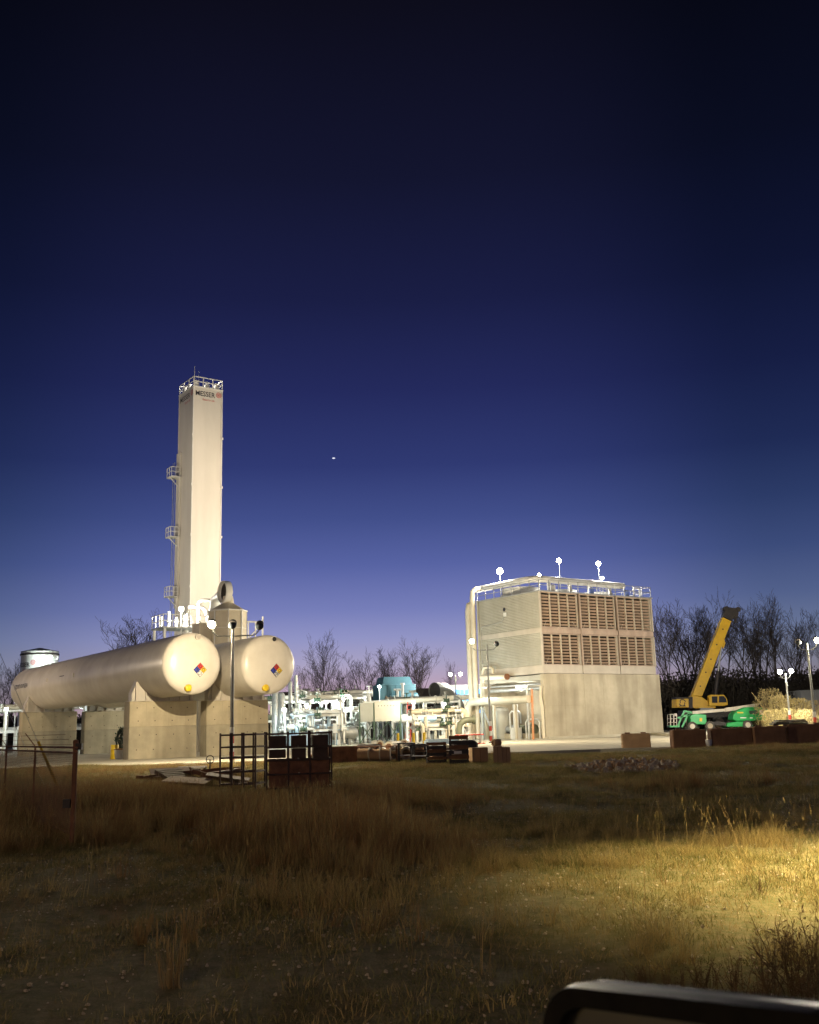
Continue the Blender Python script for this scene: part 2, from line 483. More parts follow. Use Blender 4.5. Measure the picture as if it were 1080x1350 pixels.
# ------------------------------------------------------------------ railings
POSTM = {}
def railing(path, parent, m, h=1.1, spacing=1.5, w=.06, mid=1):
    path = [Vector(p) for p in path]
    key = (m.name, h, w)
    if key not in POSTM:
        me = MB().box((0, 0, h / 2), (w, w, h)).mesh('post'); me.materials.append(m); POSTM[key] = me
    for p, q in zip(path, path[1:]):
        n = max(1, round((q - p).length / spacing))
        for i in range(n + (1 if q is path[-1] else 0)):
            share('post', POSTM[key], parent, p.lerp(q, i / n))
    for k in range(mid + 1):
        z = Vector((0, 0, h - k * h / (mid + 1)))
        mb = MB()
        for p, q in zip(path, path[1:]): mb.bar(p + z, q + z, w * .9)
        mb.build('rail', m, parent)

# ------------------------------------------------------------------ storage tanks on concrete piers
TANK_O = at(252, 875, 66); TANK_R, TANK_L, HEAD = 1.97, 37.0, .62
ZC = TANK_O.z - PAD
t1 = Vector((TANK_O.x, TANK_O.y, PAD)); t2 = t1 + GB * 5.42
def make_tank(loc, label, hole):
    t = thing('storage_tank', label, 'tank', loc, TH, 'horizontal storage tanks')
    prof = []
    for i in range(13):
        a = math.pi / 2 * i / 12
        prof.append((max(TANK_R * math.sin(a) ** .8, .001), -HEAD * math.cos(a) ** .85))
    prof += [(TANK_R, y) for y in np.linspace(.6, TANK_L - .6, 14)]
    for i in range(12, -1, -1):
        a = math.pi / 2 * i / 12
        prof.append((max(TANK_R * math.sin(a) ** .8, .001), TANK_L + HEAD * math.cos(a) ** .85))
    MB().lathe(prof, (0, 0, ZC), 'Y', 72).build('shell', M['tank'], t, smooth=50)
    def head(x, z, lift):                      # a point on the dished front head
        q = min(.999, math.hypot(x, z) / TANK_R) ** (1 / .8)
        return (x, -HEAD * (math.sqrt(1 - q * q)) ** .85 - lift, ZC + z)
    # weld seams round the shell
    for y in (6.2, 12.4, 18.5, 24.7, 30.8):
        MB().lathe([(TANK_R + .001, y - .03), (TANK_R + .012, y), (TANK_R + .001, y + .03)], (0, 0, ZC), 'Y', 72, cap=False).build('weld_seam', M['tank'], t, smooth=50)
    # diamond hazard placard
    cx, cz, hd = .36, -.42, .43
    pl = MB(); pl.add([head(cx + a * (hd + .03), cz + b * (hd + .03), .012) for a, b in ((0, -1), (1, 0), (0, 1), (-1, 0))] + [head(cx, cz, .012)], [(0, 1, 4), (1, 2, 4), (2, 3, 4), (3, 0, 4)])
    pl = pl.build('hazard_placard', M['sign_black'], t)
    for nm, dx, dz, key, w in (('nf_red', 0, .5, '0', .17), ('nf_blue', -.5, 0, '3', .17), ('nf_yel', .5, 0, '0', .17), ('nf_white', 0, -.5, 'OX', .27)):
        ox, oz = cx + dx * hd, cz + dz * hd; r = hd / 2 - .012
        MB().add([head(ox + a * r, oz + b * r, .03) for a, b in ((0, -1), (1, 0), (0, 1), (-1, 0))] + [head(ox, oz, .03)], [(0, 1, 4), (1, 2, 4), (2, 3, 4), (3, 0, 4)]).build('placard_quarter', M[nm], pl)
        letters(key, w, lambda x, y, ox=ox, oz=oz, w=w: head(ox + x - w / 2, oz + y - .12, .045), 'placard_mark', M['sign_black'], pl, .24)
    # yellow cap low on the head, nozzle high on it
    p = Vector(head(-.38, -1.55, 0)); MB().tube([p + Vector((0, .3, 0)), p + Vector((0, -.16, 0)), p + Vector((0, -.2, 0))], [.22, .22, .17], 18).build('drain_cap', M['yellow2'], t, smooth=40)
    p = Vector(head(.25, 1.66, 0)); nz = MB().tube([p + Vector((0, .4, 0)), p + Vector((0, -.14, 0)), p + Vector((0, -.14, 0)), p + Vector((0, -.02, 0))], [.19, .19, .14, .14], 18)
    nz = nz.build('nozzle', M['tank'], t, smooth=40)
    if hole: MB().cyl(p + Vector((0, -.125, 0)), p + Vector((0, -.145, 0)), .15).build('nozzle_bore', M['dark'], nz)
    # saddles
    for y in (5.0, 31.5):
        pts = [(-2.15, y - .3, 3.77), (2.15, y - .3, 3.77), (2.15, y - .3, 4.25)]
        for i in range(15):
            a = rad(-25 - i * 130 / 14); pts.append(((TANK_R + .01) * math.cos(a), y - .3, ZC + (TANK_R + .01) * math.sin(a)))
        pts.append((-2.15, y - .3, 4.25))
        s_ = MB().prism(pts, (0, .6, 0)).build('saddle', M['tank'], t)
        for x in (-1.9, -1.2, -.45, .45, 1.2, 1.9):
            zt = ZC - math.sqrt(max(TANK_R ** 2 - x * x, .2)) if abs(x) < 1.8 else 5.0
            MB().box((x, y - .37, (3.79 + zt) / 2), (.05, .13, zt - 3.79)).build('stiffener', M['tank'], s_)
        MB().box((0, y, 3.755 + .01), (4.5, .9, .03)).build('sole_plate', M['tank'], t)
    return t
ta = make_tank(t1, 'long cream horizontal tank on the left, its flank facing the fence', False)
tb = make_tank(t2, 'cream horizontal tank on the right with dark hole near the top of its end', True)
# stencilled line and small black pointer on the left tank's flank
def flank(x, y):   # x along the tank towards the camera from y0, y up the shell
    a = rad(183 - y / TANK_R * 57.3)
    return ((TANK_R + .012) * math.cos(a), 35.6 - x, ZC + (TANK_R + .012) * math.sin(a))
letters('liq', 4.2, flank, 'stencilled_line', M['sign_black'], ta)
def flank2(x, y):
    a = rad(170 - y / TANK_R * 57.3); return ((TANK_R + .014) * math.cos(a), 22.0 - x, ZC + (TANK_R + .014) * math.sin(a))
MB().add([flank2(0, 0), flank2(1.3, 0), flank2(.65, .95)], [(0, 1, 2)]).build('black_mark', M['sign_black'], ta)
for yy in (18.3, 25.5):
    a = rad(172); p = Vector((TANK_R * math.cos(a), yy, ZC + TANK_R * math.sin(a)))
    MB().box(p + Vector((-.03, 0, 0)), (.1, .35, .3)).build('lug', M['tank'], ta)

def make_pier(name, label, tank_loc, y):
    t = thing(name, label, 'pier', tank_loc + GA * y, TH, 'concrete tank piers')
    MB().cbox((0, 0, 1.05), (4.72, 1.1, 2.1), .035).build('lower_pour', M['conc_low'], t)
    MB().cbox((0, 0, 2.915), (4.70, 1.08, 1.63), .035).build('upper_pour', M['conc'], t)
    for x in (-1.75, -.6, .6, 1.75):
        for z in (.6, 1.55, 2.45, 3.3):
            MB().cyl((x + .1 * math.sin(z * 9), -.56, z), (x + .1 * math.sin(z * 9), -.545 - .012 * (z < 2), z), .035, n=10).build('form_tie', M['dark'], t)
    for x in (-1.2, .35, 1.55):
        MB().box((x, -.5405, 2.9), (.015, .008, 1.55)).build('formwork_joint', M['conc_low'], t)
    MB().box((0, 0, 3.742), (4.78, 1.16, .016)).build('bearing_plate', M['tank'], t)
    return t
make_pier('tank_pier', 'broad lit concrete pier under the front of the left tank', t1, 5.0)
make_pier('tank_pier', 'lit concrete pier under the front of the right tank, behind the lamp post', t2, 5.0)
make_pier('tank_pier', 'shaded brown pier under the far left end of the long tank', t1, 31.5)
make_pier('tank_pier', 'shaded pier seen under the left tank, beside the green plant and yellow drum', t2, 31.5)

# ------------------------------------------------------------------ tall cladded tower
TW = at(252.3, 700, 115); TW.z = PAD
W1, W2, HT = 3.62, 4.3, 41.6
tw = thing('cladded_tower', 'tall square cream tower with lettering and railing at its top', 'tower', TW, TH)
MB().box((W1 / 2, W2 / 2, HT / 2), (W1, W2, HT)).build('cladding', M['tower'], tw)
for x, y in ((0, 0), (W1, 0), (0, W2), (W1, W2)):
    MB().box((x, y, HT / 2), (.12, .12, HT + .02)).build('corner_trim', M['white'], tw)
for i in range(1, 7):
    z = i * HT / 7
    MB().box((W1 / 2, W2 / 2, z), (W1 + .02, W2 + .02, .035)).build('panel_joint', M['tower'], tw)
    for x, y in ((-.08, -.08), (W1 + .08, -.08)):
        MB().box((x, y, z), (.14, .14, .25)).build('lifting_lug', M['white'], tw)
MB().box((W1 / 2, W2 / 2, HT + .06), (W1 + .2, W2 + .2, .1)).build('roof_deck', M['white'], tw)
railing([(0, W2, HT + .1), (0, 0, HT + .1), (W1, 0, HT + .1), (W1, W2, HT + .1), (0, W2, HT + .1)], tw, M['white'], 1.15, 1.25, .09)
for k, (x, y) in enumerate(((.5, .5), (1.9, .6), (3.1, .5), (.4, 2.2), (.4, 3.6), (2.6, 2.6))):
    e = MB().box((x, y, HT + .35), (.5, .45, .5)).cyl((x, y, HT + .6), (x, y, HT + 1.0), .13).bar((x - .3, y, HT + .2), (x + .3, y, HT + 1.0), .09)
    e.build('vent_valve', M['white'], tw)
MB().cyl((.15, .15, HT + .1), (.15, .15, HT + 2.6), .05, .02, 8).build('antenna', M['white'], tw)
MB().cyl((.75, .3, HT + .1), (.75, .3, HT + 2.1), .03, .015, 8).build('antenna', M['white'], tw)
for p in ((1.2, 1.4), (2.7, 1.4), (1.2, 3.2)):
    point(tw, (p[0], p[1], HT + 1.5), WHITE, 110, .1)
# lettering on both faces
fx = lambda x, y: (.26 + x, -.012, HT - 1.05 + y)
letters('big', 2.45, fx, 'lettering', M['sign_black'], tw, .62)
roundel(.34, lambda x, y: (3.18 + x, -.012, HT - .62 + y), tw)
letters('small', 1.5, lambda x, y: (1.15 + x, -.012, HT - 1.55 + y), 'tag_line', M['sign_red'], tw, .26)
fy = lambda x, y: (-.012, W2 - .3 - x, HT - 1.05 + y)
letters('big', 2.95, fy, 'lettering', M['sign_black'], tw, .62)
roundel(.34, lambda x, y: (-.012, .5 - x, HT - .62 + y), tw)
letters('small', 1.6, lambda x, y: (-.012, 2.6 - x, HT - 1.55 + y), 'tag_line', M['sign_red'], tw, .26)
MB().cyl((1.9, 0, 13.2), (1.9, -.15, 13.2), .14).build('nozzle', M['steel'], tw)
# ladder run and landings on the left face
MB().box((-.14, 3.75, 25.0), (.25, .9, 18.5)).build('ladder_trunk', M['tower'], tw)
MB().bar((-.75, 3.5, 9), (-.75, 3.5, 33), .05).bar((-.75, 4.0, 9), (-.75, 4.0, 33), .05).build('ladder', M['galv'], tw)
for z in (31.2, 24.0, 17.0):
    pf = MB().box((-.8, 3.7, z), (1.15, 1.5, .1)).build('landing', M['white'], tw)
    for x, y in ((-1.32, 3.0), (-1.32, 4.4), (-.8, 3.0), (-.3, 3.0), (-1.32, 3.7)):
        MB().box((x, y, z + .6), (.07, .07, 1.15)).build('landing_post', M['white'], pf)
    for h in (.6, 1.15):
        MB().bar((-.25, 3.0, z + h), (-1.32, 3.0, z + h), .07).bar((-1.32, 3.0, z + h), (-1.32, 4.4, z + h), .07).build('landing_rail', M['white'], pf)
    MB().bar((-.05, 3.7, z - 1.2), (-1.2, 3.7, z - .05), .1).build('bracket', M['white'], pf)

# ------------------------------------------------------------------ octagonal silencer and walkway behind the tanks
so = at(300, 850, 90); so.z = PAD
sl = thing('intake_housing', 'eight-sided panelled housing with cone roof and round open duct above the tanks', 'housing', so, TH)
zr = at(300, 807, 90).z - PAD
def octo(r, z0, z1, r1=None):
    mb = MB(); r1 = r if r1 is None else r1
    vs = [(q * math.cos(rad(22.5 + 45 * k)), q * math.sin(rad(22.5 + 45 * k)), z) for q, z in ((r, z0), (r1, z1)) for k in range(8)]
    return mb.add(vs, [tuple(range(7, -1, -1)), tuple(range(8, 16))] + [(k, (k + 1) % 8, 8 + (k + 1) % 8, 8 + k) for k in range(8)])
octo(1.62, 0, zr).build('housing_wall', M['cream'], sl)
for k in range(8):
    a = rad(22.5 + 45 * k); MB().box((1.64 * math.cos(a), 1.64 * math.sin(a), zr / 2), (.09, .09, zr - .02), a).build('corner_rib', M['white'], sl)
for z in (zr - 1.5, zr - 3.0):
    octo(1.65, z, z + .05).build('panel_joint', M['white'], sl)
octo(1.75, zr, zr + .12).build('roof_rim', M['white'], sl)
octo(1.6, zr + .12, zr + .75, .55).build('cone_roof', M['cream'], sl)
MB().lathe([(.55, 0), (.5, .35), (.42, .7)], (0, 0, zr + .7), 'Z', 24).build('duct_neck', M['cream'], sl, smooth=40)
cz = zr + 1.75
ring = MB().lathe([(1.0, -.02), (.93, -.06), (.90, 0), (.90, .55), (.99, .55), (1.0, .5), (1.0, -.02)], (-.55, 0, cz), 'X', 36, cap=False)
ring = ring.build('duct_mouth', M['white'], sl, smooth=40)
MB().lathe([(.9, .3), (.001, .34)], (-.55, 0, cz), 'X', 36, cap=False).build('dark_duct_disc', M['inside'], ring)  # near-black disc paints the shade inside the duct
MB().box((-1.95, .9, (zr - 1) / 2), (1.3, 1.6, zr - 1)).build('side_casing', M['cream'], sl)
MB().tube([(.2, .3, cz + .1), (.4, 2.2, cz + .1), (.4, 3.6, cz - .2), (.4, 4.0, cz - 1.5)], .42, 14).build('duct_elbow', M['white'], sl, smooth=40)
MB().bar((1.7, -.2, zr - .8), (3.3, -.2, zr - .8), .12).bar((1.7, -.2, zr - 2.6), (3.3, -.2, zr - 2.6), .14).bar((3.3, -.2, 0), (3.3, -.2, zr - .3), .12).bar((1.75, -.2, zr - 2.5), (3.2, -.2, zr - .9), .08).build('side_bracket', M['white'], sl)
for x in (1.9, 2.6): MB().box((x, -.2, zr - 1.7), (.08, .08, 1.75)).build('bracket_post', M['white'], sl)

wo = at(250, 830, 98); wz = wo.z - PAD; wo.z = PAD
wk = thing('pipe_platform', 'lit white steel walkway with railings and goose-neck pipes at the tower foot', 'platform', wo, TH)
MB().box((0, 0, wz), (6.5, 3.0, .14)).build('deck', M['galv'], wk)
for x in (-3, 0, 3):
    for y in (-1.3, 1.3): MB().box((x, y, wz / 2 - .04), (.2, .2, wz - .08)).build('column', M['white'], wk)
railing([(-3.2, 1.4, wz + .07), (-3.2, -1.4, wz + .07), (3.2, -1.4, wz + .07)], wk, M['white'], 1.15, .9, .07)
for k, (x, h, dx) in enumerate(((-.2, 2.2, 1.6), (1.0, 2.9, 1.5), (2.0, 1.8, 1.3))):
    pts = [(x, .3, .1), (x, .3, wz + h - .5)] + [(x + .5 - .5 * math.cos(a), .3, wz + h - .5 + .5 * math.sin(a)) for a in (.5, 1.05, 1.57)] + [(x + dx, .3, wz + h), (x + dx + .35, .3, wz + h - .25), (x + dx + .4, .3, wz + h - .8)]
    MB().tube(pts, .2, 12).build('goose_neck_pipe', M['white'], wk, smooth=40)
for k in range(5):
    x = -2.6 + k * .75; MB().cyl((x, .6, wz), (x, .6, wz + 1.2 + .5 * (k % 2)), .14).cyl((x, .6, wz + .7), (x, .6, wz + .85), .24).build('riser', M['white'], wk)

# ------------------------------------------------------------------ lamp posts
def lamp_post(loc, h, heads, label, c=WARM, watts=3000, stripes=True, top=None, name='lamp_post', lens='lamp_warm', arm=.035, lens_r=.2, bare=False):
    """heads: (sideways offset in m, height above pole top, lit)"""
    t = thing(name, label, 'lamp post', loc, 0, 'lamp posts around the plant')
    MB().tube([(0, 0, .02), (0, 0, h * .5), (0, 0, h)], [.11, .095, .08], 12).build('pole', M['steel'], t, smooth=40)
    MB().box((0, 0, .06), (.42, .42, .1)).build('base_plate', M['galv'], t)
    if stripes:
        for k in range(4):
            MB().cyl((0, 0, .2 + k * .42), (0, 0, .2 + (k + 1) * .42), .125, n=14).build('marker_band', M['red'] if k % 2 == 0 else M['white'], t)
    xs_ = [a for a, b, l in heads if abs(a) > .05]
    if xs_:
        a0, a1 = min(xs_ + [0]), max(xs_ + [0])
        pts = []
        if a0 < 0: pts += [(a0, 0, h + .1), (a0 + .05, 0, h - .25), (a0 + .28, 0, h - .48)]
        else: pts += [(0, 0, h - .5)]
        pts += [(0, 0, h - .5)] if a0 < 0 else []
        if a1 > 0: pts += [(a1 - .28, 0, h - .48), (a1 - .05, 0, h - .25), (a1, 0, h + .1)]
        MB().tube(pts, arm, 8).build('crossarm', M['steel'], t, smooth=50)
    for a, b, lit in heads:
        hd = MB().tube([(a, .25, h + b + .22), (a, .05, h + b + .2), (a, -.12, h + b + .1), (a, -.16, h + b + .09)], [.1, .22, .23, .23], 14).cyl((a, .1, h + b - .05), (a, .1, h + b + .12), .06, n=8)
        hd = hd.build('lamp_head', M['dark'], t, smooth=40)
        if lit:
            MB().lathe([(lens_r, 0), (lens_r * .93, -.07), (lens_r * .7, -.13), (.001, -.18)], (a, -.165, h + b + .09), 'Y', 16).build('lens', M[lens], hd, smooth=60)
            if bare: point(t, (a, 0, h + b - .4), c, watts, .1)
            for s_ in (-1, 1) if not bare else ():               # the two halves of the lamp's light, in front of and behind the arm
                spot(t, (a, s_ * .12, h + b - .25), (a, s_ * 6, h + b - .25), c, watts, 180, 0, .1)
        else:
            MB().lathe([(.22, 0), (.2, -.02), (.001, -.03)], (a, -.165, h + b + .09), 'Y', 14).build('lens', M['glass'], hd, smooth=60)
    return t
pa = onpad(305.5, 1000, 55, float(hgt(-9.7, 55)))
lamp_post(pa, 7.15, [(-1.1, .05, True), (0, 0, False), (1.45, -.1, False)], 'tall lamp post with red and white foot in front of the two tank ends', WARM, 9500)
pb = onpad(647.5, 978, 92)
lamp_post(pb, 8.6, [(-1.35, .25, True), (.85, -.1, False)], 'lamp post with red and white foot at the left corner of the cooling tower', WARM, 12000)
pc = onpad(603, 960, 128)
lamp_post(pc, 7.6, [(-.62, .1, True), (.62, .1, True)], 'twin-headed lamp post before the blue-windowed building', WHITE, 3500, False)
pd = onpad(1042.5, 955, 97, .65)
lamp_post(pd, 5.3, [(-.55, .05, True), (.5, .1, True)], 'short twin-headed lamp post among the pale shrubs', WHITE, 5000, True, lens='lamp_white')
pe = onpad(1076, 962, 80, PAD)
lamp_post(pe, 7.1, [(-.7, 0, False), (.75, .1, True)], 'tall lamp post at the right edge of the picture', WARM, 16000, True)
# floodlight on the walkway by the tower foot
fl = thing('floodlight', 'bright floodlight on a thin mast above the left tank', 'floodlight', at(238.5, 836, 97) , 0)
hh = (at(237, 803, 97) - at(238.5, 836, 97)).z
MB().cyl((0, 0, -1.0), (0, 0, hh - .1), .06, n=8).build('mast', M['white'], fl)
hd = MB().box((0, .1, hh), (.45, .25, .35)).build('lamp_head', M['galv'], fl)
MB().lathe([(.2, 0), (.17, -.08), (.001, -.14)], (0, -.03, hh), 'Y', 16).build('lens', M['lamp_white'], hd, smooth=60)
point(fl, (.05, -.4, hh), WHITE, 2300, .15)
# assumed lamp mast left of the frame: its light lies on the flank of the long tank
lamp_post(Vector((-46, 78, PAD)), 9.5, [(-.6, 0, True), (.6, 0, True)], 'assumed tall lamp mast beyond the left edge of the picture', (1.0, .80, .55), 3400, False, bare=True)
assumed_mast = [o_ for o_ in bpy.data.objects if o_.get('label') == 'assumed tall lamp mast beyond the left edge of the picture'][0]
spot(assumed_mast, (.9, .2, 9.9), (-25 + 46, 117 - 78, 22), (1.0, .84, .62), 30000, 50, .8, .15)  # light added on the assumed mast to brighten the tower's left face

# ------------------------------------------------------------------ cooling tower
CT = at(721, 971, 105); CT.z = PAD
CW, CD, ZB, ZL, ZM0, ZM1, ZT = 16.7, 10.2, 6.5, 7.38, 10.62, 11.22, 14.9
ct = thing('cooling_tower', 'big louvred cooling tower on a concrete base with railing and pipes on its roof', 'cooling tower', CT, TH)
MB().box((CW / 2 + .22, .25, ZB / 2), (CW + .5, .5, ZB)).build('front_wall', M['conc_basin'], ct, bevel=.03)
MB().box((CW / 2 + 2.2, CD / 2 + .25, ZB / 2 - .01), (CW - 4.4, CD - .52, ZB - .03)).build('basin_wall', M['conc_basin'], ct)
MB().box((2.2, CD - .3, ZB / 2 - .02), (4.39, .55, ZB - .05)).build('rear_wall', M['conc_basin'], ct)
MB().box((CW / 2, -.35, .11), (CW + .6, .66, .22)).build('footing', M['conc_pad'], ct)
MB().box((2.3, CD / 2, ZB - .35), (4.5, CD - .6, .55)).build('edge_beam', M['panel'], ct)
for k in range(1, 6):
    MB().box((CW * k / 6, -.002, ZB / 2 + .05), (.025, .012, ZB - .3)).build('formwork_joint', M['conc_low'], ct)
MB().box((CW / 2 + .2, -.002, 3.3), (CW + .3, .012, .022)).build('pour_line', M['conc_low'], ct)
# ring of trim panels below the louvres
bw = CW / 3
for i in range(3):
    MB().box((bw * (i + .5), .06, (ZB + ZL) / 2 + .01), (bw - .1, .12, ZL - ZB - .03)).build('trim_panel', M['trim'], ct, bevel=.02)
MB().box((-.01, CD / 2, (ZB + ZL) / 2 + .01), (.14, CD, ZL - ZB - .03)).build('trim_panel', M['trim'], ct, bevel=.02)
MB().box((-.02, CD / 2, (ZM0 + ZM1) / 2), (.14, CD, ZM1 - ZM0 - .1)).build('trim_panel', M['trim'], ct, bevel=.02)
# ribbed cladding on the left side
def ribbed(y0, y1, z0, z1):
    n = int((z1 - z0) / .16); pr = []
    for k in range(n):
        z = z0 + (z1 - z0) * k / n; d = (z1 - z0) / n
        pr += [(0, z), (-.045, z + d * .18), (-.045, z + d * .5), (0, z + d * .68)]
    pr.append((0, z1))
    mb = MB()
    vs = [(x, y, z) for y in (y0, y1) for x, z in pr]; m_ = len(pr)
    return mb.add(vs, [(k, k + 1, m_ + k + 1, m_ + k) for k in range(m_ - 1)])
for z0, z1 in ((ZL, ZM0 + .05), (ZM1 - .05, ZT)):
    for k in range(3):
        ribbed(CD / 3 * k + .02, CD / 3 * (k + 1) - .0, z0, z1).build('ribbed_panel', M['panel'], ct)
MB().box((.06, CD / 2, (ZL + ZT) / 2), (.1, CD - .02, ZT - ZL)).build('side_backing', M['panel'], ct)
MB().box((.02, .02, (ZB + ZT) / 2), (.16, .16, ZT - ZB)).build('corner_post', M['trim'], ct)
MB().box((-.03, CD - .1, (ZB + ZT) / 2), (.2, .3, ZT - ZB)).build('corner_post', M['panel'], ct)
# near-black sheet painting the shade behind the louvres, right and rear walls
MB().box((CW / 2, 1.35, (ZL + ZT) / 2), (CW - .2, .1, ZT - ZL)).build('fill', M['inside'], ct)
MB().box((CW - .06, CD / 2, (ZB + ZT) / 2), (.1, CD - .4, ZT - ZB)).build('side_wall', M['panel'], ct)
MB().box((CW / 2, CD - .05, (ZB + ZT) / 2), (CW - .2, .1, ZT - ZB)).build('back_wall', M['panel'], ct)
# louvre bays
ncol, colw = 4, (bw - .5) / 4
def blade(wd, dep, drop):
    mb = MB(); n = 3; vs = []
    for x in (-wd / 2, wd / 2):
        for k in range(n + 1):
            u = k / n; vs.append((x, -.02 + dep * u, drop / 2 - drop * (u ** .8)))
        for k in range(n, -1, -1):
            u = k / n; vs.append((x, -.02 + dep * u + .008, drop / 2 - drop * (u ** .8) - .028))
    m_ = 2 * (n + 1)
    fs = [(k, (k + 1) % m_, m_ + (k + 1) % m_, m_ + k) for k in range(m_)]
    fs += [(k, m_ - 1 - k, m_ - 2 - k, k + 1) for k in range(n)] + [(m_ + k + 1, 2 * m_ - 2 - k, 2 * m_ - 1 - k, m_ + k) for k in range(n)]
    return mb.add(vs, fs)
bl = blade(colw - .1, .26, .15).mesh('blade', 60); bl.materials.append(M['slat'])
rl = random.Random(8)
for z0, z1, rows in ((ZL, ZM0, 9), (ZM1, ZT, 10)):
    for i in range(3):
        x0 = bw * i + .2
        fr = MB().box((x0 + 2 * colw, .10, z0 + .05), (4 * colw + .1, .16, .1)).box((x0 + 2 * colw, .10, z1 - .05), (4 * colw + .1, .16, .1)).build('louvre_bay', M['louvre'], ct)
        for k in range(ncol + 1):
            MB().box((x0 + k * colw, .11, (z0 + z1) / 2), (.09, .2, z1 - z0 - .2)).build('mullion', M['trim'], fr)
        for k in range(ncol):
            for r in range(rows):
                o = share('blade', bl, fr, (x0 + (k + .5) * colw, .1, z0 + .22 + (z1 - z0 - .4) * (r + .35) / rows))
                o.rotation_euler = (rl.gauss(0, .03), rl.gauss(0, .006), 0)
        for s_ in (-1, 1):
            a = (x0 + .3, .04, z0 + .12) if s_ < 0 else (x0 + 4 * colw - .3, .04, z0 + .12)
            MB().bar(a, (a[0] + s_ * -.45, .12, z0 + .75), .03).build('stay', M['trim'], fr)
    for i in range(3):
        MB().box((bw * i + .08, .1, (z0 + z1) / 2), (.14, .3, z1 - z0)).build('bay_post', M['louvre'], ct)
        if z0 == ZL: MB().box((bw * (i + 1) - .16, .22, (z0 + z1) / 2), (.05, .42, z1 - z0)).build('side_fin', M['trim'], ct)
    MB().box((CW - .03, .1, (z0 + z1) / 2), (.14, .3, z1 - z0)).build('bay_post', M['trim'], ct)
for i in range(3):
    MB().box((bw * (i + .5), .04, (ZM0 + ZM1) / 2), (bw - .12, .2, ZM1 - ZM0 - .06)).build('mid_beam', M['louvre'], ct, bevel=.02)
MB().box((CW / 2, CD / 2, ZT + .06), (CW + .3, CD + .3, .12)).build('roof_deck', M['galv'], ct)
railing([(0, CD, ZT + .12), (0, 0, ZT + .12), (CW, 0, ZT + .12), (CW, CD, ZT + .12)], ct, M['galv'], 1.15, 1.45, .06)
# roof header pipe, risers, fans, motors
zp = ZT + 1.6
MB().tube([(.9, CD + .9, zp), (.9, 6, zp), (.9, 3.0, zp), (1.3, 2.1, zp), (2.2, 1.7, zp), (8, 1.7, zp - .05), (14.2, 1.7, zp - .1)], .36, 16).build('header_pipe', M['white'], ct, smooth=40)
for x in (3.0, 6.0, 9.0, 12.0): MB().box((x, 1.7, ZT + .68), (.3, .3, 1.14)).build('pipe_support', M['white'], ct)
MB().tube([(.9, CD + .2, zp), (.2, CD + .35, zp - .05), (-.25, CD + .45, zp - .4), (-.3, CD + .5, zp - 1.1), (-.3, CD + .5, .1)], .3, 14).build('riser_pipe', M['cream'], ct, smooth=40)
MB().tube([(-.3, CD + 1.35, .1), (-.3, CD + 1.35, ZT - .9), (-.2, CD + 1.3, ZT - .2), (.4, CD + 1.1, ZT + .1)], .34, 14).build('riser_pipe', M['cream'], ct, smooth=40)
for i in range(3):
    x = bw * (i + .5)
    fn_ = MB().lathe([(2.35, 0), (2.1, .35), (2.0, .8), (2.08, 1.0), (1.98, 1.0), (1.9, .4)], (x, 6.0, ZT + .12), 'Z', 30, cap=False).build('fan_stack', M['white'], ct, smooth=40)
    for k in range(6):
        a = rad(60 * k + 10 * i)
        MB().add([(x + .3 * math.cos(a), 6 + .3 * math.sin(a), ZT + .6), (x + 1.85 * math.cos(a - .1), 6 + 1.85 * math.sin(a - .1), ZT + .55), (x + 1.85 * math.cos(a + .12), 6 + 1.85 * math.sin(a + .12), ZT + .68), (x + .3 * math.cos(a + .3), 6 + .3 * math.sin(a + .3), ZT + .66)], [(0, 1, 2, 3)]).build('fan_blade', M['galv'], fn_)
    xm = (2.6, 8.2, 13.6)[i]
    MB().cyl((xm, .7, ZT + .15), (xm, .7, ZT + .75), .27).lathe([(.27, .75), (.2, .9), (.001, .95)], (xm, .7, ZT), 'Z', 16).build('fan_motor', M['motor'] if i else M['white'], ct, smooth=40)
gt = MB()
for x in (15.0, 15.9): gt.box((x, .9, ZT + .7), (.1, .1, 1.2))
gt.bar((15, .9, ZT + 1.25), (15.9, .9, ZT + 1.25), .1).bar((15, .9, ZT + .7), (15.9, .9, ZT + .7), .08).build('roof_gate', M['white'], ct)
# small sign plates on the ribbed side
MB().cyl((-.06, 5.6, 13.6), (-.09, 5.6, 13.6), .2, n=16).build('round_sign', M['sign_black'], ct)
MB().box((-.08, 5.5, 13.05), (.04, .5, .42)).build('sign_plate', M['white'], ct)
MB().tube([(-.12, 9.6, 6), (-.12, 9.6, 11.8), (-.12, 9.3, 12.1), (-.12, 6.0, 12.3), (-.12, 5.6, 12.9)], .035, 6).build('conduit', M['galv'], ct)
# roof lamps
for px, py, w_, cc, nm in ((737, 739, 500, WHITE, 'left one of two on tall masts'), (789, 743, 500, WHITE, 'right one of two on tall masts')):
    b = CT + GB * (6.4 if px < 760 else 11.2) + GA * 5.2
    f2 = at(px, py, b.y); base = Vector((f2.x, b.y, PAD + ZT + .12))
    lp = thing('roof_lamp', 'bright lamp on the cooling tower roof, ' + nm, 'lamp', base, 0, 'lamps on the cooling tower roof')
    H_ = f2.z - base.z
    MB().cyl((0, 0, 0), (0, 0, H_ - .1), .036, n=8).build('mast', M['steel'], lp)
    hd = MB().box((0, .14, H_), (.4, .28, .3)).build('lamp_head', M['dark'], lp)
    MB().lathe([(.25, 0), (.22, -.1), (.13, -.17), (.001, -.2)], (0, 0, H_), 'Y', 16).build('lens', M['lamp_warm'], hd, smooth=60)
    point(lp, (0, -.55, H_ - .2), cc, w_ * 4, .15)
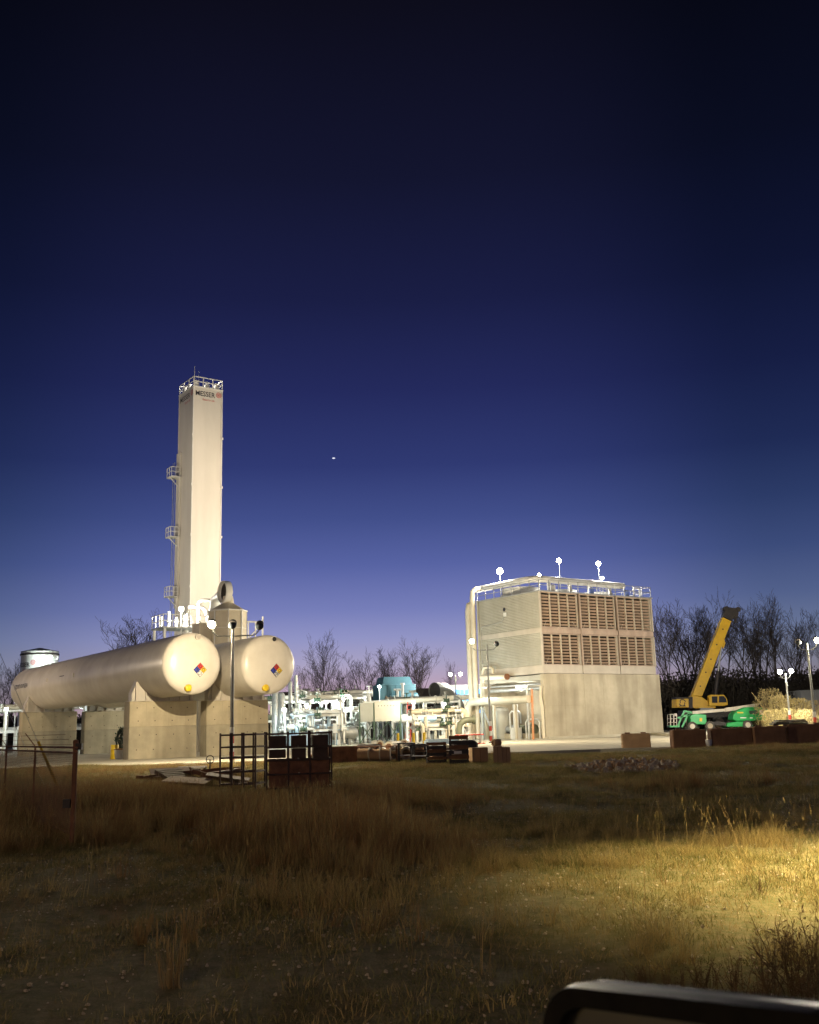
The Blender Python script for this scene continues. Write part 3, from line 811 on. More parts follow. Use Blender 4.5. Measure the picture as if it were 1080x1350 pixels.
for px, py, dx, dy, lab, w_ in ((711, 758, 3.6, 6.5, 'small glowing lamp just above the header pipe on the roof', 350), (794, 762, 11.4, 2.6, 'small glowing lamp at the right end of the header pipe', 250)):
    b = CT + GB * dx + GA * dy; f2 = at(px, py, b.y)
    lp = thing('roof_lamp', lab, 'lamp', (f2.x, b.y, PAD + ZT + .12), 0, 'lamps on the cooling tower roof')
    H_ = f2.z - PAD - ZT - .12
    MB().cyl((0, 0, 0), (0, 0, H_ - .1), .04, n=8).build('mast', M['steel'], lp)
    MB().lathe([(.16, 0), (.16, -.1), (.001, -.18)], (0, 0, H_), 'Y', 14).build('lens', M['lamp_warm'], lp, smooth=60)
    MB().box((0, .12, H_), (.36, .22, .3)).build('lamp_head', M['galv'], lp)
    point(lp, (0, -.4, H_), WHITE, w_ * 3, .1)
b = CT + GB * .6 + GA * 8.4; f2 = at(659, 753, b.y)
lp = thing('roof_lamp', 'brightest floodlight at the left end of the cooling tower roof, aimed at the tower', 'lamp', (f2.x, b.y, PAD + ZT + .12), 0, 'lamps on the cooling tower roof')
H_ = f2.z - PAD - ZT - .12
MB().cyl((0, 0, 0), (0, 0, H_ - .1), .06, n=8).build('mast', M['steel'], lp)
MB().box((.12, .12, H_), (.5, .3, .4)).build('lamp_head', M['dark'], lp)
MB().lathe([(.34, 0), (.3, -.14), (.18, -.25), (.001, -.3)], (0, -.04, H_), 'Y', 16).build('lens', M['lamp_white'], lp, smooth=60)
spot(lp, (-.5, -.3, H_), TW + Vector((2, 0, 24)) - lp.location, (1.0, .78, .56), 52000, 62, .9, .2)
point(lp, (0, -.5, H_), WHITE, 2500, .15)
# pump bay under the left side of the cooling tower
pm = thing('pump_bay_piping', 'cream elbow pipe, brace and pumps in the open bay under the cooling tower', 'piping', CT, TH)
MB().tube([(-1.4, CD + .6, .05), (-1.4, CD + .6, 3.0)] + [(-1.4, CD + .6 - 1.0 * (1 - math.cos(a)), 3.0 + 1.0 * math.sin(a)) for a in (.4, .8, 1.2, 1.57)] + [(-1.4, 5.0, 4.0), (-1.2, 1.0, 4.0)], .40, 18).build('elbow_pipe', M['cream'], pm, smooth=40)
for z in (.35, 2.6): MB().cyl((-1.4, CD + .6, z), (-1.4, CD + .6, z + .14), .52, n=20).build('flange', M['cream'], pm)
for y in (6.4, 3.0): MB().box((-1.4, y, 1.8), (.22, .22, 3.5)).build('pipe_stand', M['cream'], pm)
MB().bar((-1.4, 8.3, 3.3), (-1.4, 6.5, .3), .14).bar((-1.4, 8.3, .1), (-1.4, 8.3, 3.4), .16).build('brace', M['galv'], pm)
MB().tube([(-.6, 9.0, 6.0), (-.6, 9.0, 7.2), (-.6, 8.7, 7.6), (-.6, 7.6, 7.6), (-.6, 7.3, 7.4), (-.6, 7.3, 6.9)], .16, 12).build('small_pipe', M['cream'], pm, smooth=40)
MB().cyl((-.6, 9.2, 6.6), (-.6, 5.1, 6.45), .3, n=16).build('capped_pipe', M['cream'], pm, smooth=40)
MB().cyl((-.6, 5.1, 6.45), (-.6, 4.95, 6.45), .33, n=16).build('end_cap', M['rust'], pm)
MB().bar((-.8, 9.2, 0), (-.8, 9.2, 6.3), .14).build('pipe_stand', M['cream'], pm)
for y, r in ((4.0, .55), (6.9, .5)):
    pu = MB().lathe([(.2, -.5), (r, -.45), (r, .1), (.3, .25), (.3, .9), (.42, .95), (.42, 2.1), (.1, 2.25)], (1.6, y, 1.0), 'Y', 20).build('pump', M['pgreen'] if y < 5 else M['steel'], pm, smooth=40)
    MB().box((1.6, y + .7, .3), (1.0, 2.9, .5)).build('plinth', M['conc'], pu)
MB().cyl((1.4, 8.8, .05), (1.4, 8.8, 3.0), .95, n=22).lathe([(.95, 3.0), (.8, 3.3), (.001, 3.5)], (1.4, 8.8, 0), 'Z', 22).build('filter_vessel', M['panel'], pm, smooth=40)
MB().tube([(.4, 6, .1), (.4, 6, 2.6), (.4, 5.7, 2.9), (.4, 4.6, 2.9), (.4, 4.3, 2.6), (.4, 4.3, 1.6)], .09, 10).tube([(.2, 3.3, .1), (.2, 3.3, 1.7), (.2, 3.0, 2.0), (.2, 1.5, 2.0), (.2, 1.2, 1.7), (.2, 1.2, .1)], .08, 10).build('small_pipe', M['white'], pm, smooth=40)
MB().cyl((.6, 5.3, 1.2), (.6, 5.3, 3.6), .28).box((.6, 5.3, .6), (.8, .8, 1.2)).build('valve_actuator', M['white'], pm, smooth=40)
MB().cyl((.5, CD - 1, 5.1), (.8, .8, 5.1), .2, n=14).cyl((.6, CD - 1, 5.55), (.9, .8, 5.55), .12, n=12).build('ceiling_pipe', M['galv'], pm, smooth=40)
MB().cyl((-1.1, 1.35, 0), (-1.1, 1.35, 5.4), .13, n=12).build('standpipe', M['galv'], pm, smooth=40)
MB().bar((-1.05, .85, 0), (-.9, .85, 5.0), .16).build('orange_post', M['orange'], pm)
for z in (1.8, 3.7): MB().bar((-1.1, 1.35, z), (-.95, .85, z), .09).build('tie', M['orange'], pm)
MB().tube([(-.25, .15, .1), (-.25, .15, 3.1), (-.3, .3, 4.2), (-.25, .15, 5.3)], .16, 10).build('wall_pipe', M['cream'], pm, smooth=40)
point(pm, (.9, 4.5, 5.0), WHITE, 500, .2)  # bay lights put in to brighten it, strip fixtures added to house them
point(pm, (-1.9, 7.2, 5.2), WHITE, 300, .2)
MB().box((.9, 4.5, 5.28), (.16, 1.6, .1)).build('added_strip_light', M['lamp_white'], pm)
MB().box((-1.9, 7.2, 5.45), (.16, .9, .1)).bar((-1.9, 7.2, 5.5), (-.1, 7.2, 5.9), .05).build('added_strip_light', M['galv'], pm)

# ------------------------------------------------------------------ process area between the tanks and the cooling tower
def flange_pipe(mb, path, r, n=10):
    mb.tube(path, r, n)
    for p, q in ((path[0], path[1]), (path[-1], path[-2])):
        p, q = Vector(p), Vector(q); d = (q - p).normalized()
        mb.cyl(p + d * .02, p + d * .12, r * 1.55, n=n)
def valve(parent, p, s=1.0, m=None):
    p = Vector(p); mb = MB()
    mb.lathe([(.10 * s, -.28 * s), (.2 * s, -.27 * s), (.2 * s, -.2 * s), (.13 * s, -.12 * s), (.17 * s, 0), (.13 * s, .12 * s), (.2 * s, .2 * s), (.2 * s, .27 * s), (.1 * s, .28 * s)], p, 'X', 12)
    mb.cyl(p, p + Vector((0, 0, .5 * s)), .05 * s, n=8)
    mb.lathe([(.22 * s, .48 * s), (.25 * s, .5 * s), (.22 * s, .52 * s), (.03, .5 * s)], p, 'Z', 14, cap=False)
    mb.build('valve', m or M['steel'], parent, smooth=40)
def skid(name, label, cat, loc, rz, L, D, H, seed, levels, mats, npipe=10, nvert=8, vessels=3, group=None):
    r = random.Random(seed)
    t = thing(name, label, cat, loc, rz, group)
    nb = max(1, round(L / 3.2))
    cm = MB().box((0, 0, H / 2), (.2, .2, H)).mesh('column'); cm.materials.append(mats[0])
    for i in range(nb + 1):
        for y in (-D / 2, D / 2): share('column', cm, t, (-L / 2 + L * i / nb, y, 0))
    for z in levels:
        mb = MB()
        for y in (-D / 2, D / 2): mb.box((0, y, z), (L + .2, .14, .2))
        mb.build('beam', mats[0], t)
        mb = MB()
        for i in range(nb + 1): mb.box((-L / 2 + L * i / nb, 0, z - .01), (.13, D, .18))
        mb.build('cross_beam', mats[0], t)
        for k in range(npipe):
            y = -D / 2 + .3 + (D - .6) * (k + r.uniform(.1, .9)) / npipe; rr = r.choice((.08, .11, .15, .22, .3))
            x0, x1 = -L / 2 - r.uniform(0, .6), L / 2 + r.uniform(0, .6)
            if r.random() < .4: x0 = r.uniform(-L / 2, 0)
            zz = z + .1 + rr
            path = [(x0, y, zz), (x1, y, zz)]
            if r.random() < .6:
                dz = r.uniform(.8, 2.2) * -1; e = rr * 1.6
                path = [(x0, y, zz), (x1 - e, y, zz), (x1 - e * .3, y, zz + math.copysign(e * .3, dz)), (x1, y, zz + math.copysign(e, dz)), (x1, y, max(.2, zz + dz))]
            mb = MB(); flange_pipe(mb, path, rr); mb.build('pipe', r.choice(mats), t, smooth=40)
    for k in range(nvert):
        x = r.uniform(-L / 2 + .2, L / 2 - .2); y = -D / 2 + r.uniform(-.6, D * .5); rr = r.choice((.06, .09, .13, .18))
        z1 = r.choice(list(levels) + [H]) + r.uniform(-.1, .6)
        x2 = x + r.choice((-1, 1)) * r.uniform(.5, 1.6)
        mb = MB(); e = rr * 1.8
        sg = math.copysign(1, x2 - x)
        flange_pipe(mb, [(x, y, .05), (x, y, z1 - e), (x + sg * e * .3, y, z1 - e * .3), (x + sg * e, y, z1), (x2, y, z1)], rr)
        mb.build('pipe', r.choice(mats), t, smooth=40)
        valve(t, (x2 - sg * .4, y, z1), .8 + rr * 3, r.choice((M['steel'], M['white'], M['dgreen'])))
    for k in range(vessels):
        x = -L / 2 + L * (k + r.uniform(.2, .8)) / vessels; rr = r.uniform(.3, .55); h = r.uniform(.45, .8) * H
        v_ = MB().lathe([(rr * .3, .3), (rr * .8, .45), (rr, .7), (rr, h - .3), (rr * .8, h - .05), (rr * .2, h + .05)], (x, r.uniform(-.1, .3) * D, 0), 'Z', 18).build('vessel', r.choice(mats), t, smooth=40)
    for k in range(int(L * .8)):
        x = r.uniform(-L / 2, L / 2); y = r.uniform(-D / 2 - .4, -D / 2 + .6); z = r.choice((0, 0, 1.2, 2.4))
        MB().box((x, y, z + .45), (r.uniform(.25, .7), .3, r.uniform(.4, .9))).build('junction_box', r.choice((M['white'], M['steel'], M['cream'])), t)
        if z: MB().box((x, y, z / 2), (.07, .07, z)).build('box_stand', M['white'], t)
    return t
WS = [M['white'], M['white'], M['pipe'], M['galv'], M['steel'], M['cream'], M['pgreen']]
skid('pipe_rack', 'brightly lit white pipe rack just right of the right tank', 'pipe rack', onpad(395, 972, 108), TH * .25, 7.5, 4.0, 4.6, 3, (2.5, 4.4), WS, 7, 12, 3)
skid('pipe_rack', 'densely piped white rack between the grey tank and the meter cabinets', 'pipe rack', onpad(440, 970, 116), TH * .25, 7.5, 5.0, 5.4, 9, (2.7, 5.0), WS + [M['cream']], 8, 12, 3)
skid('pipe_rack', 'white pipe rack behind the red ladder', 'pipe rack', onpad(558, 970, 118), TH * .25, 7.6, 5.0, 4.4, 17, (2.2, 4.2), WS + [M['blue_p']], 6, 12, 3)
skid('pipe_rack', 'small pipe rack left of the cream elbow pipe', 'pipe rack', onpad(603, 968, 121), TH * .25, 5.0, 4.0, 3.6, 25, (1.8, 3.4), WS + [M['steel']], 5, 9, 2)
skid('pipe_rack', 'lit pipe rack at the far left edge below the water tank', 'pipe rack', onpad(2, 985, 112), TH * .25, 6.0, 4.0, 5.0, 31, (2.2, 4.4), WS, 6, 9, 2)
skid('pipe_rack', 'lit pipe rack glimpsed through the gap under the left tank', 'pipe rack', onpad(112, 985, 122), TH * .25, 7.0, 3.0, 5.2, 37, (2.4, 4.8), WS, 6, 9, 2)
skid('pipe_rack', 'lit pipe rack glimpsed in the slot between the two front piers', 'pipe rack', onpad(262, 980, 104), TH * .25, 6.0, 3.0, 4.4, 41, (2.0, 4.0), WS, 5, 9, 2)

skid('pipe_rack', 'fine-piped white manifold in front of the dark compressors', 'pipe rack', onpad(412, 974, 101), .05, 5.2, 1.2, 3.0, 53, (1.5, 2.9), [M['white'], M['galv'], M['white'], M['blue_p']], 6, 16, 0)
skid('pipe_rack', 'fine-piped white manifold left of the dark green bent pipe', 'pipe rack', onpad(578, 974, 103), .05, 4.8, 1.2, 2.8, 59, (1.3, 2.6), [M['white'], M['galv'], M['white'], M['cream']], 6, 15, 0)
skid('pipe_rack', 'tall white pipe frame behind the grey receiver', 'pipe rack', onpad(462, 972, 113), .1, 3.2, 2.0, 5.0, 67, (1.8, 3.4, 4.8), [M['white'], M['white'], M['galv']], 5, 8, 1)
def wall_panel_shed(name, label, px, py, Y, w, d, h, m):
    t = thing(name, label, 'cabinet', onpad(px, py, Y), TH * .5)
    MB().cbox((0, 0, h / 2), (w, d, h), .04).build('body', m, t)
    n = max(1, round(w / .9))
    for k in range(n):
        MB().box((-w / 2 + w * (k + .5) / n, -d / 2 - .015, h * .5), (w / n - .1, .03, h - .3)).build('door', m, t)
        MB().box((-w / 2 + w * (k + .9) / n, -d / 2 - .05, h * .5), (.04, .05, .25)).build('handle', M['steel'], t)
    MB().box((0, 0, h + .04), (w + .15, d + .15, .07)).build('roof', M['galv'], t)
    return t
wall_panel_shed('electrical_cabinet', 'white electrical cabinet with doors under the left pipe rack', 391, 972, 103.5, 2.2, .8, 2.3, M['white'])
wall_panel_shed('electrical_cabinet', 'pale green-tinted cabinet right beside the tank pier', 377, 973, 103, 1.6, .8, 2.5, M['blue_p'])

# tall silver stacks beside the right tank
for k, (px, h, lab) in enumerate(((363, 5.6, 'silver vertical column right beside the right tank pier'), (371, 5.2, 'second silver column from the right tank pier'), (383, 6.3, 'tallest silver pipe pair standing clear of the right tank'))):
    t = thing('vertical_column', lab, 'column', onpad(px, 973, 101), 0, 'silver vertical columns')
    rr = .34 if k < 2 else .2
    MB().lathe([(rr, .02), (rr, h - .2), (rr * .6, h), (.02, h + .06)], (0, 0, 0), 'Z', 18).build('shaft', M['galv'], t, smooth=40)
    for z in (.05, h * .35, h * .7): MB().cyl((0, 0, z), (0, 0, z + .09), rr * 1.25, n=18).build('flange', M['galv'], t)
    if k == 2: MB().cyl((.55, .1, .02), (.55, .1, h + .5), .16, n=14).bar((0, 0, h * .8), (.55, .1, h * .8), .08).build('second_pipe', M['galv'], t, smooth=40)
# twin roof vents left of the bare tree
for k, px in enumerate((398, 405)):
    pass

# dark machinery and horizontal grey receiver
t = thing('receiver_tank', 'horizontal grey receiver tank behind the black racks', 'tank', onpad(446, 974, 104), TH * .3)
MB().lathe([(.02, -2.0), (.4, -1.92), (.62, -1.6), (.62, 1.6), (.4, 1.92), (.02, 2.0)], (0, 0, 1.15), 'X', 22).build('shell', M['steel'], t, smooth=40)
for x in (-1.1, 1.1): MB().box((x, 0, .3), (.3, .9, .6)).build('saddle', M['steel'], t)
for k, (px, lab) in enumerate(((415, 'dark domed compressor beside the grey receiver'), (432, 'dark lumpy compressor behind the grey receiver'))):
    t = thing('compressor', lab, 'compressor', onpad(px, 973, 107), TH * .3, 'dark compressors')
    MB().lathe([(.5, -.8), (.85, -.7), (.9, 0), (.85, .7), (.5, .8)], (0, 0, 1.9), 'X', 18).cyl((0, 0, 2.2), (0, 0, 3.1), .3, n=12).build('casing', M['dark'], t, smooth=40)
    MB().box((0, 0, .55), (2.0, 1.3, 1.05)).build('base_frame', M['steel'], t)
    for x in (-.5, .1, .6): MB().cyl((x, -.5, 2.4), (x, -.5, 3.0), .15, n=10).build('cylinder_head', M['dark'], t)
# dark cooler block
t = thing('air_cooler', 'dark slatted air cooler with round fan left of the blue enclosure', 'cooler', onpad(457, 965, 134), TH * .4)
MB().box((0, 0, 4.6), (3.0, 2.4, 2.9)).build('body', M['dark'], t)
for x in (-1.3, 1.3):
    for y in (-1, 1): MB().box((x, y, 1.55), (.22, .22, 3.1)).build('leg', M['steel'], t)
MB().lathe([(.95, -1.32), (.95, -1.2), (.8, -1.2)], (.2, 0, 4.6), 'Y', 24, cap=False).build('fan_ring', M['steel'], t)
for k in range(7): MB().box((0, -1.22, 3.4 + k * .4), (2.8, .04, .06)).build('slat', M['steel'], t)
# blue enclosure
bo = at(520, 926, 130)
t = thing('blue_enclosure', 'teal blue equipment enclosure with sloped roof hood above the cabinets', 'enclosure', (bo.x, bo.y, PAD), TH * .6)
zb, zt_, zh = bo.z - PAD, at(520, 903, 130).z - PAD, at(520, 893, 130).z - PAD
MB().box((0, 0, (zb + zt_) / 2), (4.6, 3.2, zt_ - zb)).build('body', M['blue_box'], t, bevel=.04)
MB().box((0, 0, (zt_ + zh) / 2), (4.0, 2.8, zh - zt_), taper=(.86, .8)).build('roof_hood', M['blue_box'], t)
for x in (-2.0, -1.0, .1, 1.2): MB().box((x, -1.62, (zb + zt_) / 2), (.9, .05, zt_ - zb - .25)).build('door_panel', M['blue_box'], t)
for x in (-2.1, 2.1):
    for y in (-1.4, 1.4): MB().box((x, y, zb / 2), (.3, .3, zb)).build('support_leg', M['steel'], t)
for z in (zb - .1, zb * .5): MB().box((0, -1.4, z), (4.4, .16, .2)).box((0, 1.4, z), (4.4, .16, .2)).build('support_beam', M['steel'], t)
MB().cyl((1.9, -.4, zb + .6), (2.9, -.4, zb + .6), .8, .55, 20).build('side_cowl', M['blue_box'], t, smooth=40)
# white exhaust stub pipes in front of it
for k, (px, lab) in enumerate(((524, 'white capped vent pipe in front of the blue enclosure'), (531, 'tall white vent pipe right of the blue enclosure'), (544, 'white vent pipe with a crossbar right of the blue enclosure'))):
    p = at(px, 915, 124)
    t = thing('vent_pipe', lab, 'pipe', (p.x, p.y, PAD), 0, 'white vent pipes')
    h = p.z - PAD + (.6, 1.1, .4)[k]
    MB().cyl((0, 0, 0), (0, 0, h), .16, n=12).build('stem', M['white'], t, smooth=40)
    MB().cyl((-.42, 0, h - .1), (.42, 0, h - .1), .13, n=10).build('crossbar', M['white'], t) if k != 1 else MB().cyl((0, 0, h), (0, 0, h + .2), .28, n=12).build('cap', M['white'], t)
# big header pipe on trestles
p0, p1 = at(478, 928, 112), at(634, 918, 118)
t = thing('header_pipe_run', 'long pale header pipe running from the cabinets to the cooling tower', 'pipe', (p0.x, p0.y, PAD), 0)
d = p1 - Vector((p0.x, p0.y, PAD)); d0 = Vector((0, 0, p0.z - PAD))
MB().tube([d0, d0.lerp(d, .3), d0.lerp(d, .7), d], [.26, .3, .3, .3], 16).build('pipe', M['pipe'], t, smooth=40)
for f in (.2, .4, .6, .8): q = d0.lerp(d, f); MB().cyl(q, q + (d - d0).normalized() * .12, .42, n=16).build('flange', M['pipe'], t)
for f in (.12, .5, .86):
    q = d0.lerp(d, f); MB().box((q.x, q.y, q.z / 2 - .15), (.22, .22, q.z - .3)).build('trestle', M['galv'], t)
# round grey duct elbow
p = at(579, 911, 126)
t = thing('duct_elbow', 'round grey duct elbow with open mouth left of the blue-windowed building', 'duct', (p.x, p.y, PAD), 0)
z = p.z - PAD
MB().tube([(-.6, -.9, z), (-.1, -.4, z), (.6, .3, z - .05), (1.1, .8, z - .5), (1.3, 1.0, z - 1.4), (1.3, 1.0, 0)], [1.0, 1.0, 1.0, .95, .9, .9], 22, cap=False).build('duct', M['steel'], t, smooth=40)
MB().lathe([(1.08, 0), (1.08, .12), (.95, .12), (.95, 0), (1.08, 0)], (0, 0, 0), 'Y', 22, cap=False)
MB().tube([(-.45, -.75, z), (-.4, -.7, z)], .98, 22).build('damper', M['dark'], t)
# building with lit blue windows
p = at(613, 930, 142)
t = thing('lit_building', 'small building with bright blue lit windows left of the cooling tower', 'building', (p.x, p.y, PAD), 0)
zt_ = at(613, 905, 142).z - PAD
bwid = 4.6
MB().box((0, 1.5, zt_ / 2), (bwid, 3, zt_)).build('wall', M['white'], t)
MB().box((0, 1.45, zt_ + .1), (bwid + .3, 3.3, .22)).build('roof', M['white'], t)
for k in range(4):
    for z0, hh_ in ((zt_ - 1.95, 1.55), (zt_ - 3.6, 1.1)):
        w_ = MB().box((-bwid / 2 + bwid * (k + .5) / 4, -.03, z0 + hh_ / 2), (bwid / 4 - .14, .06, hh_)).build('window', M['win_blue'], t)
        MB().box((-bwid / 2 + bwid * (k + .5) / 4, -.075, z0 + hh_ / 2), (.05, .03, hh_)).build('glazing_bar', M['white'], w_)
point(t, (0, -2.5, zt_ + .5), COOL, 300, .2)
# meter cabinets on a green braced stand
p = at(473.5, 952, 108)
t = thing('meter_cabinet', 'pair of grey and cream cabinets on a green cross-braced stand', 'cabinet', (p.x, p.y, PAD), TH * .2)
z0, z1 = p.z - PAD, at(473, 927, 108).z - PAD
MB().cbox((.75, 0, (z0 + z1) / 2), (1.45, 1.0, z1 - z0), .03).build('grey_cabinet', M['panel'], t)
MB().cbox((2.95, 0, (z0 + z1) / 2 + .06), (2.75, 1.0, z1 - z0 + .1), .03).build('cream_cabinet', M['cream'], t)
for x in (.05, 1.52, 4.3): MB().box((x, -.45, z1 / 2), (.12, .12, z1)).build('leg', M['dgreen'], t)
for x in (.05, 1.52, 4.3): MB().box((x, .5, z0 / 2), (.12, .12, z0)).build('leg', M['dgreen'], t)
for a_, b_ in ((.05, 1.52), (1.52, 2.9), (2.9, 4.3)):
    MB().bar((a_, -.45, .1), (b_, -.45, z0 - .05), .09).bar((a_, -.45, z0 - .05), (b_, -.45, .1), .08).build('cross_brace', M['dgreen'], t)
for k in range(7): MB().cyl((2.0 + k * .32, -.51, z1 - .35), (2.0 + k * .32, -.53, z1 - .35), .05, n=8).build('bolt', M['dark'], t)
# red ladder
p = onpad(537, 970, 111)
t = thing('red_ladder', 'red ladder standing against the white pipe rack', 'ladder', p, .2)
lz = 4.2
MB().bar((-.25, 0, 0), (-.2 + .4, .3, lz), .09).build('stile', M['red'], t)
MB().bar((.3, 0, 0), (.35 + .4, .3, lz), .09).build('stile', M['red'], t)
for k in range(9):
    f = (k + .7) / 9.5; MB().bar((-.25 + .45 * f, .3 * f, lz * f), (.3 + .45 * f, .3 * f, lz * f), .06).build('rung', M['red'], t)
# pale blue vessel
p = at(551, 947, 110)
t = thing('pale_blue_vessel', 'horizontal pale blue and white vessel right of the red ladder', 'vessel', (p.x, p.y, PAD), .15)
z = p.z - PAD
MB().lathe([(.02, -2.1), (.32, -2.0), (.48, -1.7), (.48, .2)], (0, 0, z), 'X', 20).build('white_half', M['white'], t, smooth=40)
MB().lathe([(.485, .2), (.485, 1.6), (.3, 1.95), (.02, 2.0)], (0, 0, z), 'X', 20).build('blue_half', M['blue_p'], t, smooth=40)
for x in (-1.2, 1.1): MB().box((x, 0, (z - .3) / 2), (.22, .7, z - .3)).build('stand', M['white'], t)
# dark green bent pipe
p = onpad(605, 968, 100)
t = thing('green_bent_pipe', 'thick dark green pipe bending from the ground towards the cooling tower', 'pipe', p, .1)
MB().tube([(0, 0, 0), (0, 0, 1.1), (.15, 0, 1.7), (.6, .05, 2.05), (1.6, .15, 2.1)], .3, 16).build('pipe', M['pgreen'], t, smooth=40)
MB().cyl((0, 0, .1), (0, 0, .22), .45, n=16).cyl((1.45, .13, 2.1), (1.6, .15, 2.1), .45, n=16).build('flange', M['pgreen'], t)
# low pipe along the yard, bollards, red-white barrier
for px, lab in ((525, 'yellow bollard below the red ladder, leftmost of three'), (545.5, 'middle yellow bollard of three before the pipe rack'), (559.5, 'rightmost yellow bollard of three before the pipe rack')):
    p = onpad(px, 979, 92)
    t = thing('bollard', lab, 'bollard', p, 0, 'yellow bollards')
    MB().cyl((0, 0, 0), (0, 0, 1.0), .13, n=14).lathe([(.13, 1.0), (.1, 1.07), (.001, 1.1)], (0, 0, 0), 'Z', 14).build('tube', M['yellow2'], t, smooth=40)
    MB().box((0, 0, .02), (.4, .4, .04)).build('base_plate', M['yellow2'], t)
p = onpad(620, 978, 90)
t = thing('pipe_barrier', 'low red and white barrier left of the cream elbow pipe', 'barrier', p, .1)
for k in range(4): MB().cyl((-.9 + k * .6, 0, 0), (-.9 + k * .6, 0, .75), .09, n=10).build('post', M['white'], t)
MB().cyl((-1.3, 0, .78), (1.2, 0, .78), .07, n=10).build('rail', M['red'], t)
MB().box((0, 0, .04), (2.6, .4, .08)).build('foot', M['red'], t)
# floodlights inside the process area
for k, (px, py, Y, w_, lab) in enumerate(((404, 930, 104, 900, 'above the white cabinet'), (430, 926, 109, 900, 'above the grey receiver'), (452, 922, 111, 420, 'left of the meter cabinets'), (545, 926, 107, 450, 'above the pale blue vessel'),
        (585, 928, 110, 600, 'above the white columns'), (375, 936, 98, 500, 'beside the tank pier'), (98, 950, 108, 500, 'under the left tank'), (8, 935, 106, 500, 'at the far left edge'), (261, 950, 94, 350, 'in the slot between the piers'), (500, 905, 122, 160, 'beside the blue enclosure'))):
    p = at(px, py, Y)
    t = thing('work_light', 'small white work light ' + lab, 'work light', (p.x, p.y, PAD), 0, 'work lights in the process area')
    h = p.z - PAD
    MB().cyl((0, .2, 0), (0, .2, h), .05, n=8).build('mast', M['white'], t)
    hd = MB().box((0, .12, h), (.36, .16, .26)).build('lamp_head', M['white'], t)
    MB().box((0, .035, h), (.3, .012, .2)).build('lens', M['lamp_white'], hd)
    point(t, (0, -.45, h - .1), COOL, w_ * 1.45, .2)

# ------------------------------------------------------------------ far water tank and dark shed
p = at(51.5, 885, 150); zt_ = at(51.5, 860, 150).z - PAD
t = thing('water_tank', 'round white tank with lettering behind the far end of the left tank', 'tank', (p.x, p.y, PAD), 0)
R_ = 2.6
MB().lathe([(R_, 0), (R_, zt_)], (0, 0, 0), 'Z', 48).build('shell', M['white'], t, smooth=40)
MB().lathe([(R_ + .12, zt_ - .5), (R_ + .12, zt_ - .25)], (0, 0, 0), 'Z', 48).build('rim', M['dark'], t, smooth=40)
MB().lathe([(R_ + .05, zt_), (R_ + .05, zt_ + .08), (.3, zt_ + .6), (.02, zt_ + .65)], (0, 0, 0), 'Z', 40).build('roof', M['greyw'], t, smooth=30)
MB().box((R_ + .1, -.3, zt_ - .9), (.3, .3, .5)).build('overflow', M['white'], t)
for k in range(1, 5): MB().lathe([(R_ + .005, zt_ * k / 5 - .03), (R_ + .02, zt_ * k / 5), (R_ + .005, zt_ * k / 5 + .03)], (0, 0, 0), 'Z', 48, cap=False).build('weld_seam', M['white'], t)
cyls = lambda x, y: ((R_ + .03) * math.sin((x - 3.35) / R_), -(R_ + .03) * math.cos((x - 3.35) / R_), zt_ - 2.2 + y)
letters('big', 2.95, cyls, 'lettering', M['sign_black'], t, .6)
letters('small', 1.5, lambda x, y: cyls(x + 1.6, y - .55), 'tag_line', M['sign_red'], t, .22)
roundel(.36, lambda x, y: cyls(x + 3.4, y + .6), t)
point(t, (3.2, -4.5, zt_ - 1.2), COOL, 2600, .2)  # light added to brighten the tank, bracket added with it
MB().bar((2.3, -1.3, zt_ - 1.1), (3.2, -4.3, zt_ - 1.1), .06).box((3.2, -4.3, zt_ - 1.1), (.4, .3, .2)).build('added_light_bracket', M['white'], t)

p = at(505, 930, 168); zs = at(505, 911, 168).z - PAD
t = thing('long_shed', 'long low dark shed stretching behind the process area', 'shed', (p.x, p.y, PAD), rad(1.5))
MB().box((0, 3, zs / 2), (34, 6, zs)).build('wall', M['shed'], t)
MB().box((0, 3, zs + .12), (34.5, 6.6, .25)).build('roof', M['shed'], t)
for k in range(18): MB().box((-16.6 + k * 1.95, -.05, zs / 2), (.14, .12, zs)).build('rib', M['shed'], t)
for k, x in enumerate((-13.8, -12.2)):
    MB().cyl((x, 0, zs - .8), (x, 0, zs + .5), .3, n=12).box((x, 0, zs + .6), (1.0 + .4 * k, .3, .22)).build('roof_vent', M['white'], t)

# ------------------------------------------------------------------ gravel hardstand with crane and boom lift
HS = .65
MB().prism([(24, 84, 0), (75, 84, 0), (75, 150, 0), (27, 150, 0)], (0, 0, HS)).build('gravel_hardstand', M['conc_pad'])
tag(bpy.data.objects['gravel_hardstand'], kind='structure')

def wheel(parent, c, r, w, tm=None, rm=None):
    c = Vector(c)
    ty = MB().lathe([(r * .55, -w / 2), (r * .9, -w / 2), (r, -w * .3), (r, w * .3), (r * .9, w / 2), (r * .55, w / 2)], c, 'Y', 26).build('tyre', tm or M['rubber'], None, smooth=30)
    wh = thing('wheel', None, None, (0, 0, 0)); wh.parent = parent
    ty.parent = wh
    MB().lathe([(r * .56, -w / 2 - .02), (r * .5, -w / 2 - .03), (r * .42, -w / 2 + .1), (r * .22, -w / 2 + .08), (r * .2, -w / 2 - .04), (.01, -w / 2 - .05)], c, 'Y', 22).build('rim', rm or M['rim'], wh, smooth=30)
    k = MB()
    for i in range(22):
        a = 6.2832 * i / 22; k.box(c + Vector((r * math.cos(a), 0, r * math.sin(a))), (.05, w * .8, .05))
    k.build('tread', tm or M['rubber'], wh)
    return wh
def pxframe(Y, org):
    return lambda px, py, dy=0.0: at(px, py, Y) + Vector((0, dy, 0)) - org
